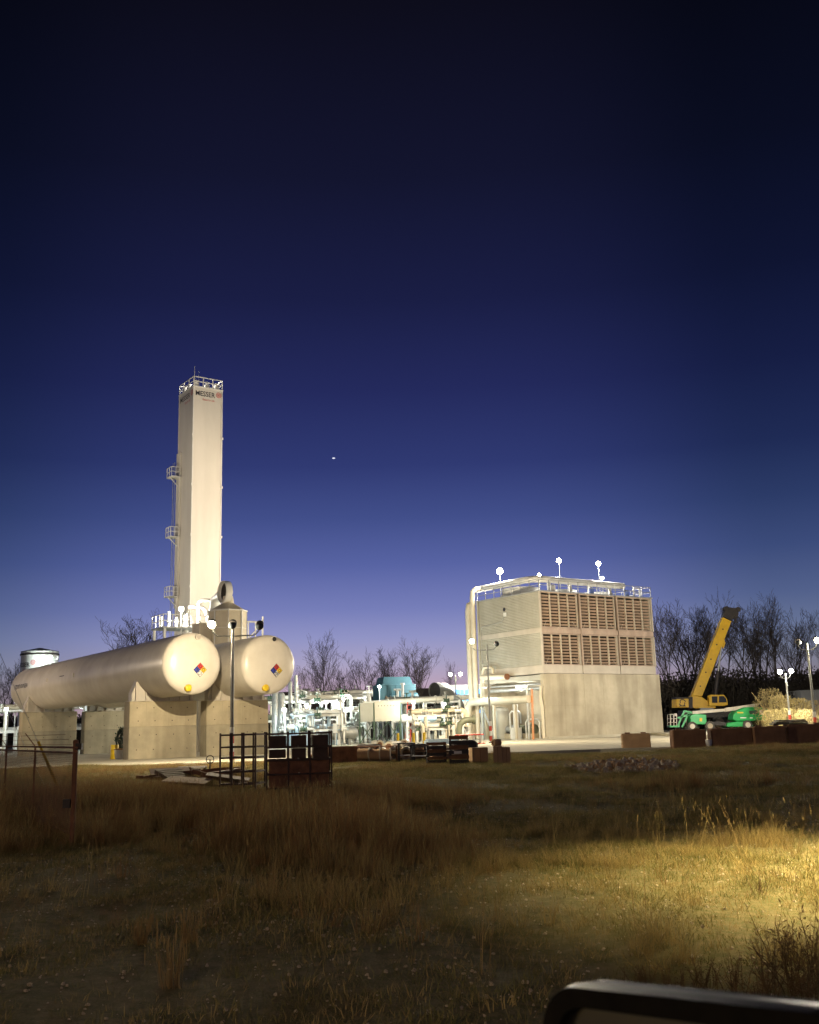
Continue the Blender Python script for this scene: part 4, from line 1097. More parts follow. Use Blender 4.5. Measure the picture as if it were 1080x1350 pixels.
def slab(f, pts, y0, y1):
    return MB().prism([f(px, py, y0) for px, py in pts], (0, y1 - y0, 0))

YC = 130.0
co = onpad(928, 955, YC, HS)
cr = thing('mobile_crane', 'yellow rough-terrain crane with raised telescopic boom', 'crane', co, 0)
f = pxframe(YC, co)
slab(f, [(911, 917), (924.5, 918.5), (963, 819.6), (951.8, 814)], -.55, .55).build('boom', M['yellow'], cr, bevel=.06)
bm = slab(f, [(910.3, 917), (909.6, 931), (914, 934), (941.5, 934), (941.5, 928.5), (934, 926.5), (923, 918.6)], -.75, .75).build('turntable', M['yellow'], cr, bevel=.05)
slab(f, [(952.2, 813.2), (955.5, 802.5), (958, 801), (971.5, 802.5), (974, 804.5), (970.5, 811.5), (963.6, 818.6)], -.45, .45).build('boom_head', M['dark'], cr, bevel=.05)
for px, py in ((957, 803), (972, 804), (969, 810)):
    c_ = f(px, py); MB().cyl(c_ + Vector((0, -.5, 0)), c_ + Vector((0, .5, 0)), .32, n=18).build('sheave', M['dark'], cr)
slab(f, [(950, 851), (953.8, 842), (955.5, 848), (953, 855)], -.35, .35).build('cylinder_bracket', M['yellow'], cr)
MB().tube([f(941.7, 930), f(947, 885)], .24, 14).build('luffing_cylinder', M['dark'], cr, smooth=40)
MB().tube([f(947, 885), f(951.3, 851)], .12, 12).build('cylinder_rod', M['galv'], cr, smooth=40)
cw_ = slab(f, [(889, 922), (904.6, 921.6), (905, 933.2), (889, 933.2)], -1.3, 1.3).build('counterweight', M['yellow'], cr, bevel=.08)
slab(f, [(888.6, 919.6), (905, 919.6), (905, 921.8), (888.6, 921.8)], -1.2, 1.2).build('winch_deck', M['dark'], cr)
slab(f, [(904.7, 920), (911, 919), (911, 934), (904.7, 934)], -.9, .9).build('winch_housing', M['dark'], cr)
hk = f(969.5, 814); MB().cyl(hk + Vector((0, -.15, 0)), hk + Vector((0, .15, 0)), .26, n=16).box(hk + Vector((0, 0, -.45)), (.3, .2, .5)).build('hook_block', M['dark'], cr)
for dx in (-.2, .2): MB().cyl(f(970, 806) + Vector((dx, 0, 0)), hk + Vector((dx, 0, .2)), .025, n=6).build('hoist_rope', M['steel'], cr)
MB().cyl(f(908, 921, -.3), f(956.5, 802, -.3), .03, n=6).build('winch_rope', M['steel'], cr)
for fr_ in (.18, .36, .55, .74):
    a_ = f(911 + 40.8 * fr_, 917 - 103 * fr_, -.56); b2 = f(924.5 + 38.5 * fr_, 918.5 - 98.9 * fr_, -.56)
    MB().bar(a_, b2, .09, .07).build('boom_rib', M['yellow'], cr)
for fr_ in (.12, .3, .47, .66, .86):
    c_ = f(917 + 40 * fr_, 917 - 101 * fr_, -.57); MB().cyl(c_, c_ + Vector((0, -.05, 0)), .09, n=10).build('boom_bolt', M['dark'], cr)
# dark curl emblem on the counterweight
em = MB(); c_ = f(896.3, 926.8, -1.34)
for s_ in (1, -1):
    em.tube([c_ + Vector((s_ * .38 * math.cos(a) * (1 - .25 * a / 3), 0, s_ * (.1 + .3 * math.sin(a)))) for a in np.linspace(0, 3.6, 9)], .055, 6)
em.build('emblem', M['sign_black'], cw_)
MB().box(f(896.3, 931.2, -1.335), (.8, .02, .1)).build('emblem_line', M['sign_black'], cw_)
cab = slab(f, [(930.5, 918), (934, 916.4), (950, 916.4), (954, 921), (955.5, 929.5), (951, 931), (931, 931)], -1.5, -.55).build('cab', M['yellow'], cr, bevel=.06)
slab(f, [(934, 918.5), (941.5, 918.5), (941.5, 927), (934.5, 927)], -1.53, -1.49).build('side_window', M['glass'], cab)
slab(f, [(943.5, 918.2), (949.5, 918.2), (953, 922), (953.5, 926.5), (943.5, 926.5)], -1.53, -1.49).build('side_window', M['glass'], cab)
slab(f, [(950.2, 916.8), (953.9, 920.8), (955.2, 928), (954.9, 928), (953.5, 921), (950, 917.2)], -1.45, -.6).build('windscreen', M['glass'], cab)
slab(f, [(897, 937), (960, 936), (962, 946), (896, 947)], -1.2, 1.2).build('carrier', M['dark'], cr, bevel=.05)
slab(f, [(920, 933.5), (938, 933.5), (938, 937), (920, 937)], -1.0, 1.0).build('slew_ring', M['steel'], cr)
for px in (905, 945):
    for dy in (-1.05, 1.05):
        c_ = f(px, 949.5, dy); wheel(cr, (c_.x, c_.y, .88), .88, .62)
for px in (893, 964): slab(f, [(px - 2, 945), (px + 2, 945), (px + 2, 958), (px - 2, 958)], -1.3, -1.0).build('outrigger', M['dark'], cr)

YB = 118.0
bo = onpad(945, 960, YB, HS)
bl_ = thing('boom_lift', 'green boom lift with white boom parked behind the brown blocks', 'boom lift', bo, 0)
f = pxframe(YB, bo)
q = lambda X, Y: (870 + X / 5.14, 900 + Y / 5.14)
hood = slab(f, [q(475, 252), q(480, 218), q(510, 186), q(560, 168), q(678, 165), q(720, 186), q(726, 255), q(640, 259), q(500, 261)], -1.1, .9).build('engine_hood', M['green'], bl_, bevel=.12)
slab(f, [q(583, 192), q(640, 188), q(640, 214), q(590, 216)], -1.14, -1.08).build('hood_vent', M['dgreen'], hood)
slab(f, [q(655, 187), q(690, 185), q(692, 218), q(655, 220)], -1.14, -1.08).build('hood_vent', M['offw'], hood)
slab(f, [q(505, 200), q(545, 200), q(545, 208), q(505, 208)], -1.13, -1.09).build('decal', M['yellow2'], hood)
slab(f, [q(525, 236), q(565, 236), q(565, 242), q(525, 242)], -1.13, -1.09).build('decal', M['nf_white'], hood)
slab(f, [q(590, 236), q(608, 236), q(608, 243), q(590, 243)], -1.13, -1.09).build('decal', M['nf_white'], hood)
slab(f, [q(440, 172), q(690, 137), q(690, 162), q(440, 198)], -.2, .25).build('outer_boom', M['offw'], bl_, bevel=.03)
slab(f, [q(220, 193), q(440, 176), q(440, 195), q(220, 216)], -.14, .19).build('inner_boom', M['offw'], bl_, bevel=.03)
slab(f, [q(655, 160), q(690, 135), q(704, 165), q(700, 190), q(668, 190)], -.5, .5).build('boom_pivot', M['dark'], bl_)
slab(f, [q(440, 275), q(520, 262), q(600, 268), q(620, 296), q(440, 300)], -.9, .9).build('chassis', M['green'], bl_, bevel=.05)
slab(f, [q(190, 225), q(225, 212), q(300, 218), q(305, 283), q(200, 283)], -.9, .7).build('front_chassis', M['green'], bl_, bevel=.05)
slab(f, [q(255, 240), q(272, 240), q(272, 262), q(255, 262)], -.94, -.89).build('decal', M['yellow2'], bl_)
slab(f, [q(300, 262), q(445, 270), q(445, 292), q(300, 285)], -.5, .5).build('chassis_rail', M['dark'], bl_)
for X, dy in ((203, -.95), (322, -.95), (408, .75), (577, -.95), (250, .85), (500, .85)):
    c_ = f(*q(X, 290), dy); wheel(bl_, (c_.x, c_.y, .52), .52, .36, None, M['offw'] if X in (203, 577) else None)
for a_, b_ in (((120, 298), (165, 192)), ((150, 300), (200, 200)), ((165, 192), (225, 205)), ((120, 240), (200, 215))):
    MB().bar(f(*q(*a_)), f(*q(*b_)), .2).build('jib_link', M['green'], bl_)
bk = MB()
for X in (62, 84, 106):
    for dy in (-.6, .6): bk.bar(f(*q(X, 215), dy), f(*q(X, 298), dy), .07)
for Yv in (215, 245, 270):
    for dy in (-.6, .6): bk.bar(f(*q(60, Yv), dy), f(*q(108, Yv), dy), .07)
    bk.bar(f(*q(60, Yv), -.6), f(*q(60, Yv), .6), .06).bar(f(*q(106, Yv), -.6), f(*q(106, Yv), .6), .06)
bk = bk.build('basket', M['offw'], bl_)
slab(f, [q(58, 290), q(125, 290), q(125, 303), q(58, 303)], -.65, .65).build('basket_floor', M['green'], bk)
MB().box(f(*q(98, 218), -.6), (.25, .2, .3)).build('control_box', M['offw'], bk)

# ------------------------------------------------------------------ stained blocks along the hardstand
def gz_(x, y): return float(hgt(x, y))
def block(px0, px1, ytop, Y, label, m, dep=.8, rz=0.0, notch=True):
    a, b = at(px0, ytop, Y), at(px1, ytop, Y)
    x, w = (a.x + b.x) / 2, b.x - a.x; z0 = gz_(x, Y) - .06
    t = thing('barrier_block', label, 'block', (x, Y, z0), rz, 'heavy blocks along the yard edge')
    h = a.z * .5 + b.z * .5 - z0
    MB().cbox((0, dep / 2, h / 2), (w, dep, h), .05).build('block_body', m, t)
    if notch:
        for s_ in (-1, 1): MB().box((s_ * w * .28, dep / 2, h + .03), (.3, .12, .08)).build('lifting_eye', M['rust'], t)
    return t
block(886.5, 931, 962, 60, 'stained brown block nearest the cooling tower in the long row', M['block'])
block(937, 992, 960, 60.1, 'stained brown block below the green engine hood', M['block'], rz=.02)
block(993.5, 1035.5, 957.5, 59.9, 'stained brown block below the short twin lamp post', M['block'], rz=-.015)
block(1038, 1092, 954.5, 60.0, 'stained brown block at the right edge of the picture', M['block'], rz=.01)
block(820, 857, 967, 63, 'lone reddish block standing before the cooling tower wall', M['block2'], dep=.9, rz=-.12)
t = thing('mat_stack', 'low dark stack of mats lying on the blocks at the right', 'mats', at(1040, 955.2, 60.4) , 0)
for k in range(3): MB().box((.05 * k, 0, .05 + k * .09), (2.0 - .2 * k, .7, .08), .02 * k).build('mat', M['dark'], t)
t = thing('pale_bucket', 'pale bucket wedged in the gap between two brown blocks', 'bucket', onpad(934, 972, 59.5, gz_(17.3, 59.5)), 0)
MB().lathe([(.10, 0), (.13, .3), (.19, .68), (.2, .7), (.16, .7), (.1, .1)], (0, 0, 0), 'Z', 18).build('pail', M['nf_white'], t, smooth=40)
MB().tube([(-.19, 0, .66), (-.14, -.12, .45), (0, -.17, .38), (.14, -.12, .45), (.19, 0, .66)], .012, 6).build('handle', M['galv'], t)

# ------------------------------------------------------------------ material lying at the field's edge
def frame_rack(label, loc, rz, L, D, levels, nx_, fill):
    t = thing('steel_rack', label, 'rack', loc, rz, 'black steel racks')
    H = levels[-1]
    for i in range(nx_ + 1):
        for y in ((-D / 2, D / 2)):
            MB().box((-L / 2 + L * i / nx_, y, H / 2 + .02), (.05, .05, H + .1)).build('post', M['rack'], t)
    for z in levels:
        for y in (-D / 2, D / 2): MB().box((0, y, z), (L + .05, .04, .055)).build('rail', M['rack'], t)
        for x in (-L / 2, 0, L / 2): MB().box((x, 0, z), (.04, D, .05)).build('cross_rail', M['rack'], t)
    r = random.Random(len(label))
    for z, kind in fill:
        if kind == 'bin':
            n = nx_
            for i in range(n):
                w = L / n - .16
                b_ = MB().box((-L / 2 + L * (i + .5) / n, .05, z + .2), (w * r.uniform(.8, 1.1), D * .75, r.uniform(.24, .34))).build('bin', M['rack'], t)
                MB().box((-L / 2 + L * (i + .5) / n, -D * .375 + .04, z + .32), (w * .9, .05, .03)).build('bin_lip', M['rack'], b_)
        else:
            MB().box((0, .1, z + .02), (L - .1, D - .25, .04)).build('shelf_board', M['rust'], t)
            MB().box((0, -D / 2 + .12, z + .22), (L - .14, .03, .36)).build('plywood', M['rust'], t)
    return t
p = at(394, 1030, 34)
frame_rack('big black steel rack with dark bins and brown boards in the dry grass', (p.x, 34, gz_(p.x, 34)), rad(8), 2.05, 1.1, (.12, .55, .98, 1.38, 1.8), 3, ((.12, 'board'), (.55, 'board'), (.98, 'bin'), (1.38, 'bin')))
p = at(320, 1026, 35.5)
frame_rack('open black steel rack standing before the right tank pier', (p.x, 35.5, gz_(p.x, 35.5)), rad(-12), 1.25, .9, (.15, .55, 1.0, 1.35, 1.75), 3, ())

def pallet(loc, rz, label, tilt=0.0, m=None):
    t = thing('wooden_pallet', label, 'pallet', loc, rz, 'pallets and boards')
    t.rotation_euler = (tilt, 0, rz)
    m = m or M['wood']
    for k in range(7): MB().box((0, -.5 + k * .1667, .13), (1.2, .12, .022)).build('plank', m, t)
    for x in (-.55, 0, .55): MB().box((x, 0, .07), (.09, 1.1, .095)).build('runner', m, t)
    for k in range(3): MB().box((0, -.5 + k * .5, .011), (1.2, .1, .022)).build('plank', m, t)
    return t
for px, py, Y, rz, dz, lab, tl in ((252, 1015, 44, .3, 0, 'lower pallet of the small stack before the front pier', 0), (253, 1015, 44.1, .15, .16, 'upper pallet of the small stack before the front pier', .05),
        (290, 1016, 42, -.2, 0, 'pallet lying flat left of the open rack', 0), (289, 1016, 42, -.25, .15, 'topmost pallet beside the open rack', .02),
        (232, 1022, 39, .9, .1, 'tilted pallet half buried at the left end of the scrap', .35)):
    p = at(px, py, Y); pallet((p.x, Y, gz_(p.x, Y) + dz), rz, lab, tl)
for k, (px, py, Y, rz, tl, lab, m_) in enumerate(((225, 1020, 40, .4, .3, 'rusty steel sheet leaning at the left end of the scrap', 'rust'), (247, 1030, 36, -.1, .12, 'brown board lying low before the scrap pile', 'block2'), (300, 1028, 37, .1, .05, 'pale plywood sheet on the ground before the open rack', 'wood'))):
    p = at(px, py, Y)
    t = thing('scrap_sheet', lab, 'sheet', (p.x, Y, gz_(p.x, Y) + .12), rz, 'pallets and boards'); t.rotation_euler = (tl, .08 * k, rz)
    MB().box((0, 0, .15), (1.5, 1.0, .03)).build('sheet', M[m_], t)
    MB().box((0, 0, .06), (1.3, .1, .14)).build('batten', M['wood'], t)
t = thing('valve_wheel', 'small dark handwheel standing above the pallets', 'handwheel', onpad(277, 1003, 43.5, gz_(-8.5, 43.5)), 0)
MB().tube([(.16 * math.cos(a), 0, .62 + .16 * math.sin(a)) for a in np.linspace(0, 6.2832, 17)], .02, 6).build('wheel_rim', M['dark'], t)
MB().cyl((0, 0, 0), (0, 0, .62), .03, n=8).bar((-.16, 0, .62), (.16, 0, .62), .02).build('stem', M['dark'], t)

# insulated pipe pieces, crates and boxes in the middle
rj = random.Random(21)
for k in range(7):
    px = 482 + k * 10.5 + rj.uniform(-2, 2); p = onpad(px, 985, 66.5 + rj.uniform(-1, 1))
    rz = rj.uniform(-.5, .7); rr = rj.uniform(.24, .36)
    t = thing('pipe_offcut', ('leftmost', 'second', 'third', 'fourth', 'fifth', 'sixth', 'rightmost')[k] + ' of the cream insulated pipe pieces lying in a row', 'pipe', p, rz, 'cream insulated pipe pieces')
    L_ = rj.uniform(1.2, 2.2)
    MB().lathe([(rr, 0), (rr, L_), (rr * .62, L_), (rr * .62, 0), (rr, 0)], (0, 0, rr + .02 + (.3 if k in (2, 5) else 0)), 'Y', 20, cap=False).build('insulation', M['cream'], t, smooth=40)
    MB().lathe([(rr * .6, .02), (rr * .6, L_ - .02)], (0, 0, rr + .02 + (.3 if k in (2, 5) else 0)), 'Y', 20).build('steel_core', M['rust'], t, smooth=40)
    if k in (2, 5): MB().box((0, L_ / 2, .16), (.8, L_ * .8, .3)).build('cradle', M['wood'], t)
for k, px in enumerate((480, 494, 507)):
    p = at(px, 1000, 50); zb_ = gz_(p.x, 50)
    t = thing('insulated_spool', ('left', 'middle', 'right')[k] + ' one of three tan insulated spools on the low rack', 'pipe spool', (p.x, 50, zb_), rz=1.35 + .1 * k, group='tan insulated spools')
    MB().lathe([(.26, -.28), (.26, .28), (.12, .28), (.12, -.28), (.26, -.28)], (0, 0, .42), 'Y', 20, cap=False).build('insulation', M['block2'], t, smooth=40)
    MB().lathe([(.3, -.3), (.3, -.25), (.1, -.25)], (0, 0, .42), 'Y', 20).build('end_plate', M['cream'], t)
    MB().box((0, 0, .08), (.5, .5, .16)).build('bearer', M['wood'], t)
p = at(494, 990, 50.6)
t = thing('low_rack', 'low rusty rack with a flat board top behind the three tan spools', 'rack', (p.x, 50.8, gz_(p.x, 50.8)), .05)
MB().box((0, 0, .78), (2.3, .7, .05)).build('board', M['rust'], t)
for x in (-1.05, 0, 1.05):
    for y in (-.3, .3): MB().box((x, y, .38), (.07, .07, .76)).build('leg', M['rust'], t)
p = at(452, 1000, 51)
t = thing('rusty_skip', 'low rusty steel bin right of the black racks', 'bin', (p.x, 51, gz_(p.x, 51)), -.05)
for c_, d_ in (((0, -.6, .4), (1.55, .04, .8)), ((0, .6, .4), (1.55, .04, .8)), ((-.75, 0, .4), (.04, 1.16, .8)), ((.75, 0, .4), (.04, 1.16, .8)), ((0, 0, .03), (1.5, 1.16, .05))):
    MB().box(c_, d_).build('side_plate', M['rust'], t)
for x in (-.5, 0, .5): MB().box((x, -.64, .4), (.06, .05, .76)).build('stiffener', M['rust'], t)
for px, Y, rz, lab, h in ((536, 50, .1, 'dark steel table frame with shelf right of the three tan spools', .85), (553, 49, -.1, 'dark steel table frame left of the slatted crates', .8)):
    p = at(px, 1000, Y)
    t = thing('steel_table', lab, 'table', (p.x, Y, gz_(p.x, Y)), rz, 'dark steel tables')
    for x in (-.36, .36):
        for y in (-.3, .3): MB().box((x, y, h / 2), (.05, .05, h)).build('leg', M['dark'], t)
    MB().box((0, 0, h), (.82, .7, .05)).build('table_top', M['dark'], t)
    MB().box((0, 0, h * .35), (.7, .58, .03)).build('shelf', M['galv'], t)
for px0, px1, ytop, Y, lab, rz in ((563, 588, 979, 48, 'lower dark slatted crate right of the steel tables', .05), (592, 617, 970, 47, 'taller dark slatted crate left of the tan boxes', -.05)):
    a, b = at(px0, ytop, Y), at(px1, ytop, Y); w = b.x - a.x; x = (a.x + b.x) / 2; zb_ = gz_(x, Y); h = a.z - zb_
    t = thing('slatted_crate', lab, 'crate', (x, Y, zb_), rz, 'dark slatted crates')
    n = 6
    for k in range(n):
        for y, mm in ((0, 'dark'), (.75, 'dark')): MB().box((0, y, h * (k + .55) / n), (w, .03, h / n * .72)).build('slat', M['block'] if k % 2 else M[mm], t)
    for s_ in (-1, 1):
        for y in (.02, .73): MB().box((s_ * (w / 2 - .04), y + .03 * (1 if y < .1 else -1), h / 2), (.07, .05, h)).build('post', M['dark'], t)
        for k in range(n): MB().box((s_ * w / 2, .375, h * (k + .55) / n), (.03, .7, h / n * .7)).build('slat', M['dark'], t)
    MB().box((0, .375, .05), (w - .1, .6, .05)).build('floor', M['wood'], t)
    if px0 > 580: MB().box((-.05, -.022, h * .42), (.34, .012, .12)).build('paper_label', M['nf_white'], t)
p = at(580, 968, 62)
t = thing('tarpaulin_bale', 'blue-grey sheeted bale behind the slatted crates', 'bale', onpad(582, 985, 62.5), .1)
MB().cbox((0, 0, .42), (2.0, 1.0, .84), .12).build('sheet', M['blue_p'], t)
MB().box((0, -.52, .4), (2.02, .02, .06)).build('strap', M['dark'], t)
for px0, px1, ytop, Y, lab, rz, dep in ((622, 644, 986, 49, 'tan box leaning left of the cement-coloured boxes', .25, .6), (650, 662, 984, 46, 'left one of two tall tan boxes beside the lamp post foot', -.1, .6), (662, 673, 985, 46.2, 'right one of two tall tan boxes beside the lamp post foot', .1, .6)):
    a, b = at(px0, ytop, Y), at(px1, ytop, Y); w = b.x - a.x; x = (a.x + b.x) / 2; zb_ = gz_(x, Y); h = a.z - zb_
    t = thing('tan_box', lab, 'box', (x, Y, zb_), rz, 'tan boxes')
    MB().cbox((0, dep / 2, h / 2), (w, dep, h), .015).build('carton', M['block2'], t)
    MB().box((0, dep / 2, h + .006), (w * .96, .06, .008)).build('top_seam', M['cream'], t)
    MB().box((0, -.006, h * .5), (.02, .008, h * .9)).build('side_seam', M['block'], t)
p = at(655, 976, 46.3); x = p.x
t = thing('pipe_offcut', 'short tan pipe ring lying on top of the two tall boxes', 'pipe', (x, 46.6, at(655, 984.3, 46).z + .012), .5)
MB().lathe([(.15, -.18), (.15, .18), (.1, .18), (.1, -.18), (.15, -.18)], (0, 0, .15), 'X', 20, cap=False).build('ring', M['block2'], t, smooth=40)
MB().lathe([(.099, -.1), (.02, -.09)], (0, 0, .15), 'X', 20).build('end_disc', M['cream'], t)

rs_ = random.Random(77)
ORD = ['first', 'second', 'third', 'fourth', 'fifth', 'sixth', 'seventh', 'eighth', 'ninth', 'tenth', 'eleventh', 'twelfth', 'thirteenth', 'fourteenth', 'fifteenth', 'sixteenth']
for k in range(14):
    px = 205 + k * 7.5 + rs_.uniform(-3, 3); Y = rs_.uniform(37, 44); p = at(px, 1015, Y)
    t = thing('old_timber', ORD[k] + ' weathered timber from the left in the scrap heap before the piers', 'timber', (p.x, Y, gz_(p.x, Y) + rs_.uniform(.03, .28)), rs_.uniform(-.9, .9), 'timbers in the scrap heap')
    t.rotation_euler = (rs_.gauss(0, .1), rs_.gauss(0, .12), rs_.uniform(-.8, .8))
    L_ = rs_.uniform(.9, 1.9); w_ = rs_.uniform(.08, .2); h_ = rs_.uniform(.06, .16)
    MB().cbox((0, 0, h_ / 2), (L_, w_, h_), .012).build('baulk', M[rs_.choice(['wood', 'rust', 'block'])], t)
    MB().box((L_ * .3, 0, h_ + .004), (.05, w_ * .9, .012)).build('metal_strap', M['dark'], t)
for k in range(12):
    px = 440 + k * 15.5 + rs_.uniform(-4, 4); Y = rs_.uniform(51.8, 55.5); p = at(px, 1000, Y); kind = k % 4
    z_ = gz_(p.x, Y)
    if kind == 0:
        t = thing('scrap_bundle', ORD[k] + ' low bundle from the left behind the tables and crates, of rusty bars', 'bundle', (p.x, Y, z_), rs_.uniform(-.4, .4), 'low scrap behind the crates')
        for j in range(7): MB().cyl((-.8 + rs_.uniform(-.15, .15), j % 4 * .13, .07 + .12 * (j // 4)), (.8 + rs_.uniform(-.2, .2), j % 4 * .13 + rs_.uniform(-.05, .05), .07 + .12 * (j // 4)), .05, n=8).build('bar', M['rust'], t)
        for x_ in (-.5, .5): MB().box((x_, .2, .02), (.1, .6, .05)).build('bearer', M['wood'], t)
    elif kind == 1:
        t = thing('scrap_bundle', ORD[k] + ' low bundle from the left behind the tables and crates, of cream lagging', 'bundle', (p.x, Y, z_), rs_.uniform(-.4, .4), 'low scrap behind the crates')
        for j in range(3): MB().lathe([(.2, -.5), (.2, .5), (.13, .5), (.13, -.5), (.2, -.5)], (j * .42 - .4, 0, .2), 'Y', 16, cap=False).build('lagging', M['cream'], t, smooth=40)
    elif kind == 2:
        t = thing('scrap_bundle', ORD[k] + ' low bundle from the left behind the tables and crates, of stacked boards', 'bundle', (p.x, Y, z_), rs_.uniform(-.4, .4), 'low scrap behind the crates')
        for j in range(5): MB().box((rs_.uniform(-.1, .1), 0, .05 + j * .07), (1.3, .5, .05), rs_.uniform(-.08, .08)).build('board', M[rs_.choice(['wood', 'block2'])], t)
    else:
        t = thing('scrap_bundle', ORD[k] + ' low bundle from the left behind the tables and crates, a wrapped dark one', 'bundle', (p.x, Y, z_), rs_.uniform(-.4, .4), 'low scrap behind the crates')
        MB().cbox((0, 0, .25), (.9, .6, .5), .09).build('wrap', M['shed'], t)
        MB().box((0, 0, .502), (.06, .58, .008)).build('strap', M['nf_white'], t)
for o_ in bpy.data.objects:
    if o_.name.startswith('scrap_bundle'): o_.scale = (1.5, 1.3, 1.7)
# things by the far pier
t = thing('yellow_drum', 'yellow drum beside the white tub under the left tank', 'drum', onpad(151, 998, 71), 0)
MB().lathe([(.27, 0), (.28, .02), (.27, .3), (.285, .32), (.27, .34), (.27, .62), (.285, .64), (.27, .66), (.27, .93), (.25, .95), (.02, .94)], (0, 0, 0), 'Z', 22).build('barrel', M['yellow2'], t, smooth=40)
MB().cyl((.12, 0, .94), (.12, 0, .99), .04, n=8).build('bung', M['dark'], t)
t = thing('white_tub', 'white tub with tan lid right of the yellow drum', 'tub', onpad(158, 998, 71), 0)
MB().lathe([(.36, 0), (.42, .6)], (0, 0, 0), 'Z', 22).build('tub_body', M['nf_white'], t, smooth=40)
MB().lathe([(.45, .6), (.45, .68), (.02, .7)], (0, 0, 0), 'Z', 22).build('lid', M['block2'], t)
t = thing('gas_bottle', 'blue-grey gas bottle against the corner of the lit pier', 'gas bottle', onpad(176, 997, 69.5), 0)
MB().lathe([(.22, 0), (.22, 1.0), (.17, 1.15), (.07, 1.22), (.07, 1.32), (.02, 1.34)], (0, 0, 0), 'Z', 18).build('bottle', M['steel'], t, smooth=40)
MB().cyl((0, 0, 1.3), (0, 0, 1.42), .04, n=8).build('valve', M['dark'], t)

# ------------------------------------------------------------------ bare trees
def tree_mesh(seed, H, spread=.38, trunk_r=None, limbs=9, twist=.15, first=.28, fork=3):
    r = random.Random(seed); tm, cm = MB(), MB()
    trunk_r = trunk_r or H * .014
    def grow(p, d, L, rad_, lvl):
        n = 5 if lvl < 2 else 4 if lvl == 2 else 3
        path, rs = [p], [rad_]
        for i in range(n):
            tw_ = twist * (1, .8, .7, .8, 1)[lvl]; d = (d + Vector((r.gauss(0, tw_), r.gauss(0, tw_), r.gauss(0, tw_) + (.09 if lvl else .03)))).normalized()
            p = p + d * (L / n); path.append(p); rs.append(max(rad_ * (1 - .68 * (i + 1) / n), .011))
        (tm if lvl < 2 else cm).tube(path, rs, (7, 5, 4, 3, 3)[lvl], cap=False)
        if lvl == 4: return
        k = (limbs, 5, 4, 3)[lvl]
        for j in range(k):
            f_ = (first + (1 - first) * (j + r.random()) / k) if lvl == 0 else .2 + .8 * (j + r.random()) / k
            i = min(n - 1, int(f_ * n)); q = path[i].lerp(path[i + 1], f_ * n - i)
            dd = (path[i + 1] - path[i]).normalized()
            o = Vector((r.gauss(0, 1), r.gauss(0, 1), r.gauss(0, .5))); o = (o - dd * o.dot(dd)).normalized()
            ang = r.uniform(.38, .8) * (1.0 if lvl else 1.05 - .35 * f_) * (spread / .38)
            nd = dd * math.cos(ang) + o * math.sin(ang); nd.z += .12
            ln = L * r.uniform(.42, .66) * (1.15 - .55 * f_ if lvl == 0 else .95)
            grow(q, nd.normalized(), ln, rs[i] * r.uniform(.45, .68), lvl + 1)
    if fork > 1:
        tm.tube([(0, 0, -.3), (.03, .02, H * .12), (0, .05, H * .27)], [trunk_r * 1.35, trunk_r * 1.1, trunk_r], 8, cap=False)
        for j in range(fork):
            a = 6.28 * j / fork + r.random(); tl = r.uniform(.15, .5)
            grow(Vector((0, .05, H * .26)), Vector((math.cos(a) * tl, math.sin(a) * tl, 1)).normalized(), H * r.uniform(.6, .74), trunk_r * r.uniform(.65, .85), 0)
        return tm, cm
    grow(Vector((0, 0, -.3)), Vector((r.gauss(0, .03), r.gauss(0, .03), 1)).normalized(), H * .92, trunk_r, 0)
    return tm, cm
VAR = []
for seed, kw in ((11, dict(fork=1, limbs=13, twist=.06)), (12, dict(fork=1, limbs=15, twist=.07, spread=.42)), (13, dict(fork=3, limbs=6, twist=.07, spread=.44)), (14, dict(fork=4, limbs=6, twist=.08, spread=.46)), (15, dict(fork=2, limbs=8, twist=.1, spread=.46)), (16, dict(fork=3, limbs=6, twist=.06, spread=.4))):
    a, b = tree_mesh(seed, 10.0, **kw)
    top_ = max(v[2] for v in b.v) / 10.0
    for q_ in (a, b): q_.v = [tuple(c_ / top_ for c_ in v) for v in q_.v]
    ma, mb_ = a.mesh('trunk'), b.mesh('crown'); ma.materials.append(M['bark']); mb_.materials.append(M['bark'])
    VAR.append((ma, mb_))
def tree(px, ytop, Y, var, label, rz=0.0, group='bare trees', wide=1.0):
    p = at(px, ytop, Y); h = p.z - .3
    t = thing('bare_tree', label, 'tree', (p.x, Y, .25), rz, group)
    s = h / 10.0 * 1.15
    for nm, me_ in zip(('trunk', 'crown'), VAR[var]): share(nm, me_, t, scale=(s * wide, s * wide, s))
    return t
tree(176, 822, 150, 3, 'round-crowned bare tree showing above the middle of the left tank', .4, wide=1.1)
tree(424, 848, 150, 1, 'slender bare tree right of the right tank', 1.2, wide=.9)
tree(440, 884, 158, 5, 'small bare tree just right of the slender one', .3)
tree(484, 868, 156, 2, 'thin bare tree left of the blue enclosure', 2.0)
tree(524, 866, 158, 4, 'crooked bare tree behind the blue enclosure', .9)
tree(550, 854, 150, 3, 'tallest bare tree right of the blue enclosure', 2.9, wide=.85)
tree(463, 886, 160, 0, 'thin bare sapling above the meter cabinets', .7, wide=.6)
tree(593, 876, 162, 0, 'thin bare sapling behind the blue-windowed building', .2, wide=.5)
tree(396, 888, 128, 4, 'leaning bare sapling right beside the right tank end', 2.4, wide=.7)
tree(14, 880, 165, 3, 'bare tree at the far left edge below the water tank top', 1.0)
tree(-6, 888, 150, 4, 'bare tree cut by the left edge of the picture', 2.0)
desc = ['leafless tree rising right beside the cooling tower', 'leafless tree left of the crane boom', 'leafless tree just behind the crane boom', 'leafless tree right of the crane boom head', 'tall leafless tree right of the crane',
        'leafless tree above the short twin lamp post', 'leafless tree left of the tall right lamp post', 'leafless tree behind the tall right lamp post', 'leafless tree at the right edge of the picture']
